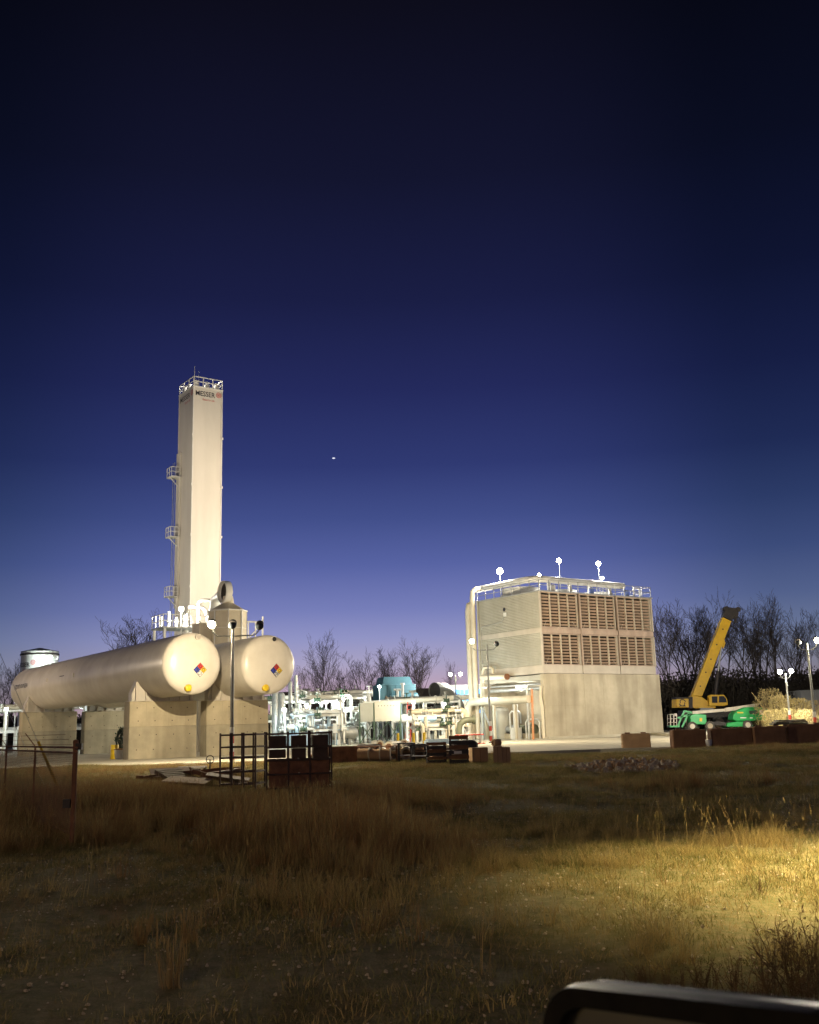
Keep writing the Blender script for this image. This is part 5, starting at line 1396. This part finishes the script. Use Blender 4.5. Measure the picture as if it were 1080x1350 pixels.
for k, (px, yt) in enumerate(((878, 812), (898, 806), (922, 800), (944, 818), (968, 812), (992, 806), (1016, 802), (1040, 820), (1068, 822))):
    tree(px, yt, 150 + (k * 7) % 13, (1, 3, 5, 2, 4, 3, 1, 5, 4)[k], desc[k], k * 1.1, 'leafless trees along the right skyline', .95)

# ------------------------------------------------------------------ scattered stuff: instanced by geometry nodes
def scatter(name, label, protos, pts, scl, rot, idx, tilt=None, cat='grass'):
    me = bpy.data.meshes.new(name); me.from_pydata([tuple(p) for p in pts], [], [])
    for nm, ty, arr in (('scl', 'FLOAT_VECTOR', scl), ('rot', 'FLOAT_VECTOR', rot), ('idx', 'INT', idx)):
        a = me.attributes.new(nm, ty, 'POINT')
        a.data.foreach_set('value' if ty == 'INT' else 'vector', np.asarray(arr).ravel())
    o = bpy.data.objects.new(name, me); col.objects.link(o)
    tag(o, label, cat, kind='stuff')
    pc = bpy.data.collections.new(name + '_source')
    for i, (pm_, mt) in enumerate(protos):
        m_ = pm_ if isinstance(pm_, bpy.types.Mesh) else pm_.mesh('%s_source' % name)
        m_.materials.clear(); m_.materials.append(mt)
        q_ = bpy.data.objects.new('%s_source_%02d' % (name, i), m_); pc.objects.link(q_)
    ng = bpy.data.node_groups.new(name, 'GeometryNodeTree')
    ng.interface.new_socket('Geometry', in_out='INPUT', socket_type='NodeSocketGeometry')
    ng.interface.new_socket('Geometry', in_out='OUTPUT', socket_type='NodeSocketGeometry')
    N = ng.nodes; gi, go = N.new('NodeGroupInput'), N.new('NodeGroupOutput')
    ci = N.new('GeometryNodeCollectionInfo'); ci.inputs[0].default_value = pc
    ci.inputs['Separate Children'].default_value = True; ci.inputs['Reset Children'].default_value = True
    ip = N.new('GeometryNodeInstanceOnPoints'); ip.inputs['Pick Instance'].default_value = True
    def attr(nm, ty):
        n = N.new('GeometryNodeInputNamedAttribute'); n.data_type = ty; n.inputs[0].default_value = nm
        return [s for s in n.outputs if s.enabled and s.name == 'Attribute'][0]
    L = ng.links
    L.new(gi.outputs[0], ip.inputs['Points']); L.new(ci.outputs[0], ip.inputs['Instance'])
    L.new(attr('idx', 'INT'), ip.inputs['Instance Index'])
    L.new(attr('scl', 'FLOAT_VECTOR'), ip.inputs['Scale'])
    e2r = N.new('FunctionNodeEulerToRotation'); L.new(attr('rot', 'FLOAT_VECTOR'), e2r.inputs[0]); L.new(e2r.outputs[0], ip.inputs['Rotation'])
    L.new(ip.outputs[0], go.inputs[0])
    md = o.modifiers.new('scatter', 'NODES'); md.node_group = ng
    return o
def blades(seed, n, R_, h0, h1, w, lean=.35, seg=3, heads=0):
    r = random.Random(seed); mb = MB()
    for i in range(n):
        a = r.random() * 6.283; d = R_ * math.sqrt(r.random()); x, y = d * math.cos(a), d * math.sin(a)
        h = r.uniform(h0, h1); b = a + r.gauss(0, .9); ln = abs(r.gauss(0, lean)) + .04
        ww = w * r.uniform(.6, 1.2); ya = r.random() * 3.1416; ux, uy = math.cos(ya) * ww / 2, math.sin(ya) * ww / 2
        vs = []
        for k in range(seg + 1):
            u = k / seg; off = ln * h * u ** 1.8; cx, cy = x + math.cos(b) * off, y + math.sin(b) * off; z = h * (u - .25 * ln * u * u)
            q = (1 - u) ** .7
            if k < seg: vs += [(cx - ux * q, cy - uy * q, z), (cx + ux * q, cy + uy * q, z)]
            else: vs += [(cx, cy, z)]
        fs = [(2 * k, 2 * k + 1, 2 * k + 3, 2 * k + 2) for k in range(seg - 1)] + [(2 * seg - 2, 2 * seg - 1, 2 * seg)]
        mb.add(vs, fs)
        if heads and r.random() < heads:     # seed head
            cx, cy, z = vs[-1]; s_ = r.uniform(.05, .1)
            mb.add([(cx - .002, cy, z - s_), (cx + .002, cy, z - s_), (cx + .004, cy + .002, z), (cx, cy, z + s_ * .6), (cx - .004, cy - .002, z)], [(0, 1, 2, 3, 4)])
    return mb
rg = np.random.default_rng(5)
def vnoise(x, y, s, seed=0):
    x = np.asarray(x) / s + seed * 17.3; y = np.asarray(y) / s + seed * 9.1
    xi, yi = np.floor(x), np.floor(y); fx_, fy_ = x - xi, y - yi
    fx_, fy_ = fx_ * fx_ * (3 - 2 * fx_), fy_ * fy_ * (3 - 2 * fy_)
    def hsh(a, b):
        v = np.sin(a * 127.1 + b * 311.7 + seed * 74.7) * 43758.5453; return v - np.floor(v)
    return (hsh(xi, yi) * (1 - fx_) + hsh(xi + 1, yi) * fx_) * (1 - fy_) + (hsh(xi, yi + 1) * (1 - fx_) + hsh(xi + 1, yi + 1) * fx_) * fy_
def wedge(n, y0, y1, pw=1.0):
    y = y0 + (y1 - y0) * rg.random(n) ** pw
    x = (rg.random(n) * 2 - 1) * (.47 * y + 2.5)
    return x, y
def fbm(x, y, s, seed): return .6 * vnoise(x, y, s, seed) + .28 * vnoise(x, y, s / 2.3, seed + 1) + .12 * vnoise(x, y, s / 5, seed + 2)
def padfront(x): return 57.0 + 5.0 * sm(-8, 12, x)
# tall dry grass
N_ = 90000
x, y = wedge(N_, 9.5, 63, .75)
left = 1 - sm(-1.5, 4.5, x + (y - 20) * .12)
T = left * sm(14.2, 17.5, y + 1.5 * (fbm(x, y, 3, 3) - .5))
T = np.maximum(T, sm(27, 36, y) * .9)
T = np.maximum(T, .5 * np.exp(-((y - 18.2) / 1.2) ** 2) * sm(-2, 1, x))
T = T * (1 - .75 * sm(.5, 3, x) * (1 - sm(26, 31, y)) * sm(.35, .6, fbm(x, y, 2.5, 91)))
T = np.maximum(T, .10 * sm(9.5, 11, y) * (1 - sm(14, 16, y)))
den = fbm(x, y, 4.5, 11); den2 = vnoise(x, y, 1.1, 23)
keep = (rg.random(N_) < T * sm(.30, .60, den) * (.15 + .85 * sm(.35, .65, den2))) & (y < padfront(x) - .25)
keep &= ~((np.abs(x - 7.7) < 2.6 + 0 * x) & (np.abs(y - 38.0) < 5.5) & (rg.random(N_) < .93))   # the rubble heap
x, y, T, den = x[keep], y[keep], T[keep], den[keep]
n = len(x); z = hgt(x, y) - .02
s = (.4 + .7 * rg.random(n)) * (.34 + .78 * sm(.3, .75, den)) * np.where(y < 15, .62, 1.0)
lowfar = 1 - .62 * sm(26, 40, y)
s = s * lowfar * .9
wdt = .9 + .5 * sm(15, 45, y)
protos = [(blades(i, 20, .18, .25, .95, .0125, .42, 4, .35), M['grass_tall'] if i % 3 else M['grass_pale']) for i in range(7)]
scatter('tall_grass', 'tall dry brown grass covering the field before the plant', protos, np.stack([x, y, z], -1), np.stack([s * wdt, s * wdt, s], -1),
        np.stack([rg.normal(0, .2, n), rg.normal(0, .2, n), rg.random(n) * 6.28], -1), rg.integers(0, 7, n))
# short turf
N_ = 120000
x, y = wedge(N_, 5.0, 60, .62)
keep = (rg.random(N_) < .16 + .84 * sm(.32, .6, fbm(x, y, 2.2, 31))) & (y < padfront(x) - .1)
x, y = x[keep], y[keep]; n = len(x); z = hgt(x, y) - .005
s = (.5 + .9 * rg.random(n)) * (.5 + .9 * fbm(x, y, 3, 37))
protos = [(blades(40 + i, 22, .13, .03, .13, .006, .9, 2), M['grass_short'] if i % 3 else M['grass_pale']) for i in range(6)]
scatter('short_turf', 'short dry turf on the near ground', protos, np.stack([x, y, z], -1), np.stack([s * 1.3, s * 1.3, s], -1),
        np.stack([rg.normal(0, .15, n), rg.normal(0, .15, n), rg.random(n) * 6.28], -1), rg.integers(0, 6, n))
# pale straw tufts in the lamp's pool
N_ = 5000
x, y = wedge(N_, 9, 22, 1)
keep = (rg.random(N_) < sm(.5, .72, fbm(x, y, 2.0, 51))) & ((x > .5) | (rg.random(N_) < .35))
x, y = x[keep], y[keep]; n = len(x); z = hgt(x, y) - .01
s = .35 + .5 * rg.random(n)
protos = [(blades(70 + i, 34, .12, .18, .6, .008, .6, 3), M['grass_pale']) for i in range(5)]
scatter('straw_tufts', 'pale straw tufts on the lit patch of ground', protos, np.stack([x, y, z], -1), np.stack([s * 1.2, s * 1.2, s], -1),
        np.stack([rg.normal(0, .12, n), rg.normal(0, .12, n), rg.random(n) * 6.28], -1), rg.integers(0, 5, n))
# single tall stalks, some bent
N_ = 2600
x, y = wedge(N_, 9, 45, .9)
keep = (rg.random(N_) < .12 + .88 * sm(.5, .7, fbm(x, y, 3.2, 81))) & ((x < 3) | (y > 15) | (rg.random(N_) < .3))
x, y = x[keep], y[keep]; n = len(x); z = hgt(x, y) - .01
s = (.4 + .65 * rg.random(n)) * (1 - .45 * sm(26, 40, y))
protos = [(blades(600 + i, 6, .10, .6, 1.1, .007, .35, 4, .8), M['grass_pale'] if i % 2 else M['tuft']) for i in range(6)]
scatter('grass_stalks', 'single tall seed stalks standing out of the field grass', protos, np.stack([x, y, z], -1), np.stack([s, s, s], -1),
        np.stack([rg.normal(0, .18, n), rg.normal(0, .18, n), rg.random(n) * 6.28], -1), rg.integers(0, 6, n))
# pebbles and clods
def stone(seed):
    r = random.Random(seed); mb = MB(); vs = []
    for k in range(3):
        zz = (-.5, .1, .55)[k]; q = (.8, 1.0, .55)[k]
        for j in range(6):
            a = 6.283 * j / 6; e = q * r.uniform(.7, 1.15); vs.append((e * math.cos(a), e * math.sin(a) * .8, zz + r.uniform(-.12, .12)))
    fs = [tuple(range(5, -1, -1)), tuple(range(12, 18))] + [(6 * k + j, 6 * k + (j + 1) % 6, 6 * k + 6 + (j + 1) % 6, 6 * k + 6 + j) for k in range(2) for j in range(6)]
    return mb.add(vs, fs)
x, y = wedge(9000, 5, 26, .8); n = len(x); z = hgt(x, y)
s = .008 + .022 * rg.random(n) ** 3
scatter('pebbles', 'pebbles and clods scattered on the near ground', [(stone(k), M['rock']) for k in range(4)], np.stack([x, y, z], -1), np.stack([s, s, s], -1), rg.random((n, 3)) * 6.28, rg.integers(0, 4, n), cat='pebbles')
# rubble heap: loose pieces, too many and too small to lift out singly
n = 900
a = rg.random(n) * 6.283; d = np.sqrt(rg.random(n)); x = 7.75 + 2.05 * d * np.cos(a) * (1 + .3 * np.sin(a)); y = 39.5 + 3.4 * d * np.sin(a)
z = hgt(x, y) + (.34 * (1 - d) ** .8) * rg.random(n) ** .5
s = .05 + .12 * rg.random(n) ** 2
o = scatter('rubble_heap', 'low heap of broken concrete and brick in the grass before the cooling tower', [(stone(20 + k), M['rock'] if k < 4 else M['block2']) for k in range(6)], np.stack([x, y, z], -1), np.stack([s * 1.3, s, s * .8], -1), rg.random((n, 3)) * 6.28, rg.integers(0, 6, n), cat='rubble')

# dense winter thicket behind the crane
def bush(seed, n=260, R_=1.0, leaf=.16, h=1.9):
    r = random.Random(seed); mb = MB()
    for i in range(14):
        a = r.random() * 6.283; p = Vector((.1 * math.cos(a), .1 * math.sin(a), 0)); q = Vector((r.uniform(.3, .95) * math.cos(a), r.uniform(.3, .95) * math.sin(a), h * r.uniform(.6, 1)))
        mb.tube([p, p.lerp(q, .5) + Vector((r.gauss(0, .1), r.gauss(0, .1), .1)), q], [.035, .022, .006], 3, cap=False)
    for i in range(n):
        a = r.random() * 6.283; d = R_ * r.random() ** .5; z = h * r.random() ** .8; k = math.sqrt(max(.08, 1 - (z / h - .4) ** 2 * 1.9))
        c = Vector((d * k * math.cos(a), d * k * math.sin(a), z)); u = Vector((r.gauss(0, 1), r.gauss(0, 1), r.gauss(0, 1))).normalized(); v = u.orthogonal().normalized()
        L_ = leaf * r.uniform(.5, 1.3)
        mb.add([c, c + u * L_ * .5 + v * L_ * .25, c + u * L_, c + u * L_ * .5 - v * L_ * .25], [(0, 1, 2, 3)])
    return mb
nb = 1500
u = rg.random(nb); pxs = 845 + 260 * u
Yb = 138 + 40 * rg.random(nb)
xb = np.array([at(p, 950, q).x for p, q in zip(pxs, Yb)])
sb = 1.1 + 2.7 * rg.random(nb) ** 1.7 * (.4 + 1.2 * fbm(xb, Yb, 12, 61))
scatter('thicket', 'dark winter thicket at the foot of the right skyline trees', [(bush(100 + k, 300, 1.0, .13), M['thicket']) for k in range(5)], np.stack([xb, Yb, np.full(nb, .2)], -1),
        np.stack([sb * .8, sb * .8, sb], -1), np.stack([np.zeros(nb), np.zeros(nb), rg.random(nb) * 6.28], -1), rg.integers(0, 5, nb), cat='thicket')
nb = 500
pxs = -60 + 720 * rg.random(nb); Yb = 176 + 20 * rg.random(nb)
xb = np.array([at(p, 950, q).x for p, q in zip(pxs, Yb)]); sb = 1.4 + 1.6 * rg.random(nb)
scatter('far_hedge', 'low dark hedge line far behind the plant', [(bush(120 + k, 260, 1.0, .15), M['thicket']) for k in range(4)], np.stack([xb, Yb, np.full(nb, .2)], -1),
        np.stack([sb * 1.2, sb * 1.2, sb], -1), np.stack([np.zeros(nb), np.zeros(nb), rg.random(nb) * 6.28], -1), rg.integers(0, 4, nb), cat='hedge')

# pale shrubs lit by the right lamps
SH = []
for k in range(3):
    me_ = bush(200 + k, 2000, .9, .075, 1.0).mesh('foliage'); me_.materials.append(M['shrub']); SH.append(me_)
stm = MB()
for k in range(6): stm.tube([(0, 0, 0), (.3 * math.cos(k), .3 * math.sin(k), .5), (.55 * math.cos(k), .55 * math.sin(k), .9)], [.03, .02, .01], 4)
stm = stm.mesh('stem'); stm.materials.append(M['bark'])
for k, (px, yt, Y, w, lab) in enumerate(((1014, 909, 112, 2.0, 'tallest pale shrub right of the boom lift hood'), (1029, 917, 108, 1.7, 'yellowish shrub left of the short twin lamp post'), (1050, 921, 108, 1.8, 'pale shrub right of the short twin lamp post'),
        (1072, 924, 110, 1.7, 'pale shrub behind the tall lamp post at the right edge'), (1002, 925, 122, 1.6, 'dim shrub behind the boom lift hood'), (1038, 934, 102, 1.3, 'low shrub at the foot of the short twin lamp post'), (1062, 936, 100, 1.4, 'low shrub left of the tall right lamp post'), (1018, 936, 102, 1.3, 'low shrub nearest the boom lift'))):
    p = at(px, yt, Y); h = p.z - HS
    t = thing('pale_shrub', lab, 'shrub', (p.x, Y, HS), k * 1.3, 'pale lit shrubs')
    share('foliage', SH[k % 3], t, scale=(w, w, h)); share('stem', stm, t, scale=(w * .8, w * .8, h))
p = at(1068, 935, 140)
t = thing('grey_shed', 'low grey shed behind the shrubs at the right edge', 'shed', (p.x + 2, 136, HS), 0)
zs = at(1068, 911, 136).z - HS
MB().box((0, 2, zs / 2), (9, 4, zs)).build('wall', M['greyw'], t)
MB().box((0, 2, zs + .06), (9.3, 4.4, .12)).build('roof', M['greyw'], t)
for k in range(6): MB().box((-4.2 + k * 1.7, -.03, zs / 2), (.1, .06, zs)).build('rib', M['greyw'], t)
p = onpad(160, 998, 73)
t = thing('evergreen_shrub', 'dark green bushy shrub beside the yellow drum', 'shrub', p, .4)
ev = bush(300, 700, .5, .16, 1.0).mesh('foliage'); ev.materials.append(M['dgreen'])
share('foliage', ev, t, scale=(.9, .9, 2.0)); share('stem', stm, t, scale=(.5, .5, 1.4))

# dark weeds near the camera
def weed_mesh(seed, h, n, leaves):
    r = random.Random(seed); st, lf = MB(), MB()
    for i in range(n):
        a = r.random() * 6.283; tl = abs(r.gauss(0, .38)); p = Vector((r.gauss(0, .05), r.gauss(0, .05), -.02)); L_ = h * r.uniform(.5, 1.0)
        pts = [p]; d = Vector((math.cos(a) * tl, math.sin(a) * tl, 1)).normalized()
        for k in range(5):
            d = (d + Vector((r.gauss(0, .12), r.gauss(0, .12), .02))).normalized(); pts.append(pts[-1] + d * L_ / 5)
        st.tube(pts, [.0045, .004, .0035, .003, .002, .001], 3, cap=False)
        for k in range(1, 6):
            for j in range(leaves):
                q = pts[k].lerp(pts[k - 1], r.random()); u = Vector((r.gauss(0, 1), r.gauss(0, 1), r.uniform(.2, 1))).normalized(); l_ = h * r.uniform(.04, .12)
                st.tube([q, q + u * l_], [.002, .0007], 3, cap=False)
                v = u.orthogonal().normalized() * l_ * .10
                e = q + u * l_ * .5
                lf.add([e, e + u * l_ * .4 + v, e + u * l_ * .9, e + u * l_ * .4 - v], [(0, 1, 2, 3)])
    return st, lf
for k, (px, py, h, n_, lv, lab) in enumerate(((1050, 1300, .60, 22, 3, 'tall dark weed at the right edge above the car mirror'), (1012, 1292, .46, 16, 3, 'dark weed left of the tallest one at the right edge'), (1085, 1285, .62, 22, 3, 'dark weed cut by the right edge of the picture'),
        (968, 1290, .30, 16, 3, 'low dark weed above the middle of the car mirror'), (884, 1290, .26, 18, 5, 'short weed above the left end of the car mirror'), (846, 1280, .22, 16, 4, 'shortest weed tuft left of the others by the mirror'), (928, 1282, .28, 16, 5, 'short weed between the low ones above the mirror'),
        (999, 1176, .30, 14, 1, 'small leafless bush on the lit patch of ground'), (1030, 1265, .6, 6, 2, 'thin tall weed stalk leaning in the lit patch'), (1012, 1320, .36, 20, 3, 'dense dark weed close to the mirror edge'), (1072, 1325, .44, 20, 3, 'dense dark weed in the lower right corner'))):
    d = CM @ Vector(((px - 540) / F, -(py - 675) / F, -1.0)); g_ = Vector((0, 0, EYE)) + d * (-(EYE - .03) / d.z)
    t = thing('dry_weed', lab, 'weed', (g_.x, g_.y, gz_(g_.x, g_.y)), k * .7, 'dark weeds near the camera')
    a, b = weed_mesh(400 + k, h, n_, lv)
    a.build('stems', M['weed'], t); b.build('leaves', M['weed'], t)
# rust-coloured grass tuft on the dark left foreground
for k, (px, py, s_, lab) in enumerate(((226, 1296, .8, 'tall tan grass tuft alone on the dark near ground'), (186, 1238, .5, 'smaller tan tuft behind the lone tall one'), (250, 1240, .55, 'tan tuft right behind the lone tall one'))):
    d = CM @ Vector(((px - 540) / F, -(py - 675) / F, -1.0)); g_ = Vector((0, 0, EYE)) + d * (-(EYE - .03) / d.z)
    t = blades(500 + k, 70, .13 * s_, .25 * s_, .62 * s_, .007, .25, 3, .4).build('grass_tuft', M['tuft'])
    t.location = (g_.x, g_.y, gz_(g_.x, g_.y)); tag(t, lab, 'grass tuft', 'tan grass tufts')

# ------------------------------------------------------------------ chain-link fence at the left
f0 = Vector((-6.72, 20.7, 0)); fd = Vector((-2.3, 4.15, 0)).normalized()
fz = gz_(f0.x, f0.y)
fe = thing('chain_link_fence', 'rusty chain-link fence with angled barbed-wire arms at the left edge', 'fence', (f0.x, f0.y, fz), 0)
MB().tube([(0, 0, -.1), (0, 0, 1.92)], .05, 12).lathe([(.058, 1.92), (.05, 1.98), (.01, 2.0)], (0, 0, 0), 'Z', 12).build('end_post', M['rust'], fe, smooth=40)
for k in range(1, 4):
    q = fd * (4.75 * k); zz = gz_(f0.x + q.x, f0.y + q.y) - fz
    pst = MB().tube([(q.x, q.y, zz - .1), (q.x, q.y, 1.86)], .025, 8).build('post', M['rust'], fe, smooth=40)
    MB().bar((q.x, q.y, 1.84), (q.x - .22, q.y - .1, 2.16), .04, .02).build('barb_arm', M['rust'], pst)
for z_ in (1.84, 1.74): MB().cyl(fd * -.15 + Vector((0, 0, z_)), fd * 14.4 + Vector((0, 0, z_)), .02, n=8).build('top_rail', M['rust'], fe)
MB().cyl(Vector((0, 0, .2)), fd * 14.4 + Vector((0, 0, .3)), .006, n=4).build('tension_wire', M['rust'], fe)
for k in range(3):
    MB().cyl(Vector((-.06 - .07 * k, -.03, 1.9 + .1 * k)), fd * 14.3 + Vector((-.06 - .07 * k, -.03, 1.9 + .1 * k)), .004, n=4).build('barbed_wire', M['rust'], fe)
MB().box((.07, 0, 1.86), (.12, .1, .12)).build('corner_bracket', M['dark'], fe)
MB().box((-.12, -.02, .78), (.14, .1, .16)).build('tension_clamp', M['dark'], fe)
ml = MB(); step = .075; Hm = 1.55; n = int(14.3 / step)
for k in range(-int(Hm / step), n):
    for sgn in (1, -1):
        s0 = k * step; a0, a1 = max(0, s0), min(14.3, s0 + Hm)
        if a1 - a0 < .05: continue
        h0, h1 = (a0 - s0), (a1 - s0)
        if sgn < 0: h0, h1 = Hm - h0, Hm - h1
        p_, q_ = fd * a0 + Vector((0, 0, .17 + h0)), fd * a1 + Vector((0, 0, .17 + h1))
        ml.tube([p_, q_], .0026, 3, cap=False)
o = ml.build('chain_link_mesh', M['rust'], fe); tag(o, kind='stuff')

# utility pole just outside the frame with two guy wires and a yellow guard
pp = Vector((-17.0, 35.0, 0)); pz = gz_(pp.x, pp.y)
up = thing('utility_pole', 'wooden utility pole standing just outside the left edge', 'utility pole', (pp.x, pp.y, pz - .1), 0)
MB().tube([(0, 0, 0), (0, 0, 5.5), (0, 0, 11)], [.16, .14, .11], 12).build('pole', M['wood'], up, smooth=40)
MB().box((0, 0, 10.3), (2.0, .1, .12)).build('crossarm', M['wood'], up)
for k, (px, py, top, lab) in enumerate(((84, 1012, 10.6, 'thin guy wire with a yellow guard running up past the long tank'), (70, 985, 8.6, 'plain guy wire left of the one with the yellow guard'))):
    b_ = at(px, py, 33.0) if k == 0 else at(px, py, 33.6)
    b_.z = gz_(b_.x, b_.y)
    gw = thing('guy_wire', lab, 'guy wire', b_, 0, 'guy wires of the utility pole')
    tp = Vector((pp.x + .1, pp.y, pz + top)) - b_
    MB().tube([(0, 0, -.05), tp], .008, 5).build('wire', M['galv'], gw)
    MB().cyl((0, 0, -.05), tp.normalized() * .25, .025, n=8).build('anchor_rod', M['rust'], gw)
    if k == 0: MB().cyl(tp.normalized() * .15, tp.normalized() * 2.0, .045, n=10).build('guard', M['yellow2'], gw)

# ------------------------------------------------------------------ assumed roadside lamp that throws the pool of light on the near field
rl_ = thing('assumed_roadside_lamp', 'assumed roadside lamp just outside the right edge lighting the near grass', 'lamp post', (10.2, 13.0, gz_(10.2, 13.0) - .05), 0)
MB().tube([(0, 0, 0), (0, 0, 4), (0, 0, 7.4)], [.1, .085, .06], 12).build('pole', M['galv'], rl_, smooth=40)
MB().tube([(0, 0, 7.3), (-.4, 0, 7.7), (-1.4, 0, 7.85)], .04, 8).build('bracket_arm', M['galv'], rl_, smooth=40)
hd = MB().cbox((-1.75, 0, 7.86), (.75, .3, .14), .04).build('lamp_head', M['galv'], rl_)
MB().box((-1.78, 0, 7.782), (.5, .22, .01)).build('lens', M['lamp_warm'], hd)
spot(rl_, (-1.8, 0, 7.72), (-2.9, .3, 0), (1.0, .78, .38), 29000, 83, 1.0, .12)
r2_ = thing('assumed_roadside_lamp', 'assumed sodium roadside lamp behind the camera, added to light the foreground', 'lamp post', (-9.0, -16.0, 0), 0)  # assumed lamp, unseen; light and post added to brighten the foreground from the front
MB().tube([(0, 0, -.1), (0, 0, 4), (0, 0, 8.4)], [.1, .085, .06], 12).build('pole', M['galv'], r2_, smooth=40)
MB().tube([(0, 0, 8.3), (.2, .4, 8.7), (.4, 1.4, 8.85)], .04, 8).build('bracket_arm', M['galv'], r2_, smooth=40)
hd = MB().cbox((.45, 1.7, 8.86), (.3, .75, .14), .04).build('lamp_head', M['galv'], r2_)
MB().box((.45, 1.7, 8.782), (.22, .5, .01)).build('lens', M['lamp_warm'], hd)
point(r2_, (.45, 1.75, 8.6), (1.0, .66, .34), 5400, .15)

# ------------------------------------------------------------------ own vehicle: driver's door and wing mirror
car = thing('parked_car', 'black wing mirror of the parked car in the lower right corner', 'car', (0, 0, 0), 0)
A_, B_ = at(724, 1300, .95), at(1100, 1342, .70)
ax = (A_ - B_).normalized(); up_ = Vector((0, 0, 1)); nrm = ax.cross(up_).normalized()
if nrm.y > 0: nrm = -nrm                                   # towards the driver
upv = nrm.cross(ax); upv = upv if upv.z > 0 else -upv
Lm = (A_ - B_).length + .03
def outline(w, h, r, n=8):
    pts = []
    for cx, cy, a0 in ((w / 2 - r[0], h / 2 - r[0], 0), (-w / 2 + r[1], h / 2 - r[1], 90), (-w / 2 + r[2], -h / 2 + r[2], 180), (w / 2 - r[3], -h / 2 + r[3], 270)):
        rr = r[0] if a0 == 0 else r[1] if a0 == 90 else r[2] if a0 == 180 else r[3]
        for k in range(n + 1):
            a = rad(a0 + 90 * k / n); pts.append((cx + rr * math.cos(a), cy + rr * math.sin(a)))
    return pts
Hm_ = .21
cen = A_.lerp(B_, .5) - upv * (Hm_ / 2 - .004)
P3 = lambda u, v, d: cen + ax * u + upv * v - nrm * d
rings = [(.985, -.006), (1.0, 0.004), (1.0, .018), (.985, .022), (.985, .027), (.995, .03), (.95, .045), (.84, .06), (.6, .07)]
mb = MB(); vs = []; base = outline(Lm, Hm_, (.055, .03, .04, .06)); nn = len(base)
inner = outline(Lm - .036, Hm_ - .034, (.042, .02, .03, .045))
for u_, v_ in inner: vs.append(P3(u_, v_, .006))
for u_, v_ in inner: vs.append(P3(u_ * .999, v_ * .999, -.004))
for sc_, dd in rings:
    for u_, v_ in base: vs.append(P3(u_ * sc_, v_ * sc_ if sc_ > .9 else v_ * sc_, dd))
fs = []
for i in range(len(rings) + 1):
    for k in range(nn):
        j = (k + 1) % nn; fs.append((i * nn + k, i * nn + j, (i + 1) * nn + j, (i + 1) * nn + k))
fs.append(tuple(range((len(rings) + 1) * nn, (len(rings) + 2) * nn)))
mirror = mb.add(vs, fs).build('mirror_housing', M['black'], car, smooth=38)
mg = bpy.data.materials.new('mirror_glass'); mg.use_nodes = True
pbs = mg.node_tree.nodes['Principled BSDF']; pbs.inputs['Metallic'].default_value = 1; pbs.inputs['Roughness'].default_value = .22; pbs.inputs['Base Color'].default_value = (.8, .8, .8, 1)
MB().add([P3(u_, v_, .0055) for u_, v_ in inner], [tuple(range(nn))]).build('mirror_glass', mg, mirror)
e0 = cen - ax * (Lm / 2 - .03) - upv * .09
MB().tube([e0 - nrm * .06, e0 - nrm * .05 + Vector((.1, -.12, -.06)), Vector((.5, .32, 1.5))], [.03, .028, .04], 10).build('mirror_arm', M['black'], mirror, smooth=40)
body = MB()
prof = [(.28, .45), (.40, .55), (.44, .95), (.42, 1.35), (.34, 1.5), (.28, 1.5)]
body.prism([(-1.0, a_, b_) for a_, b_ in prof], (1.9, 0, 0)).build('door', M['black'], car)
MB().prism([(.93, a_, b_ if b_ < 1.4 else 1.38) for a_, b_ in prof], (1.6, 0, 0)).build('wing', M['black'], car)
MB().box((.6, -.6, .8), (3.6, 1.6, .7)).build('chassis', M['black'], car)
MB().prism([(.93, -1.4, 1.1), (.93, .3, 1.1), (.93, .3, 1.39), (.93, -.6, 1.45), (.93, -1.4, 1.39)], (1.55, 0, 0)).build('bonnet', M['black'], car)
wheel(car, (1.75, .22, .38), .38, .26)
wheel(car, (-1.15, .22, .38), .38, .26)

# a bright point low in the dusk sky
p = at(440, 604, 3000)
t = MB().lathe([(.05, -5), (1.8, -2.5), (2.4, 0), (1.8, 2.5), (.05, 5)], (0, 0, 0), 'X', 12).build('evening_star', emit('star_light', (.85, .9, 1.0), .9))
t.location = p; tag(t, 'small bright point of light in the blue sky right of the tower', 'star')
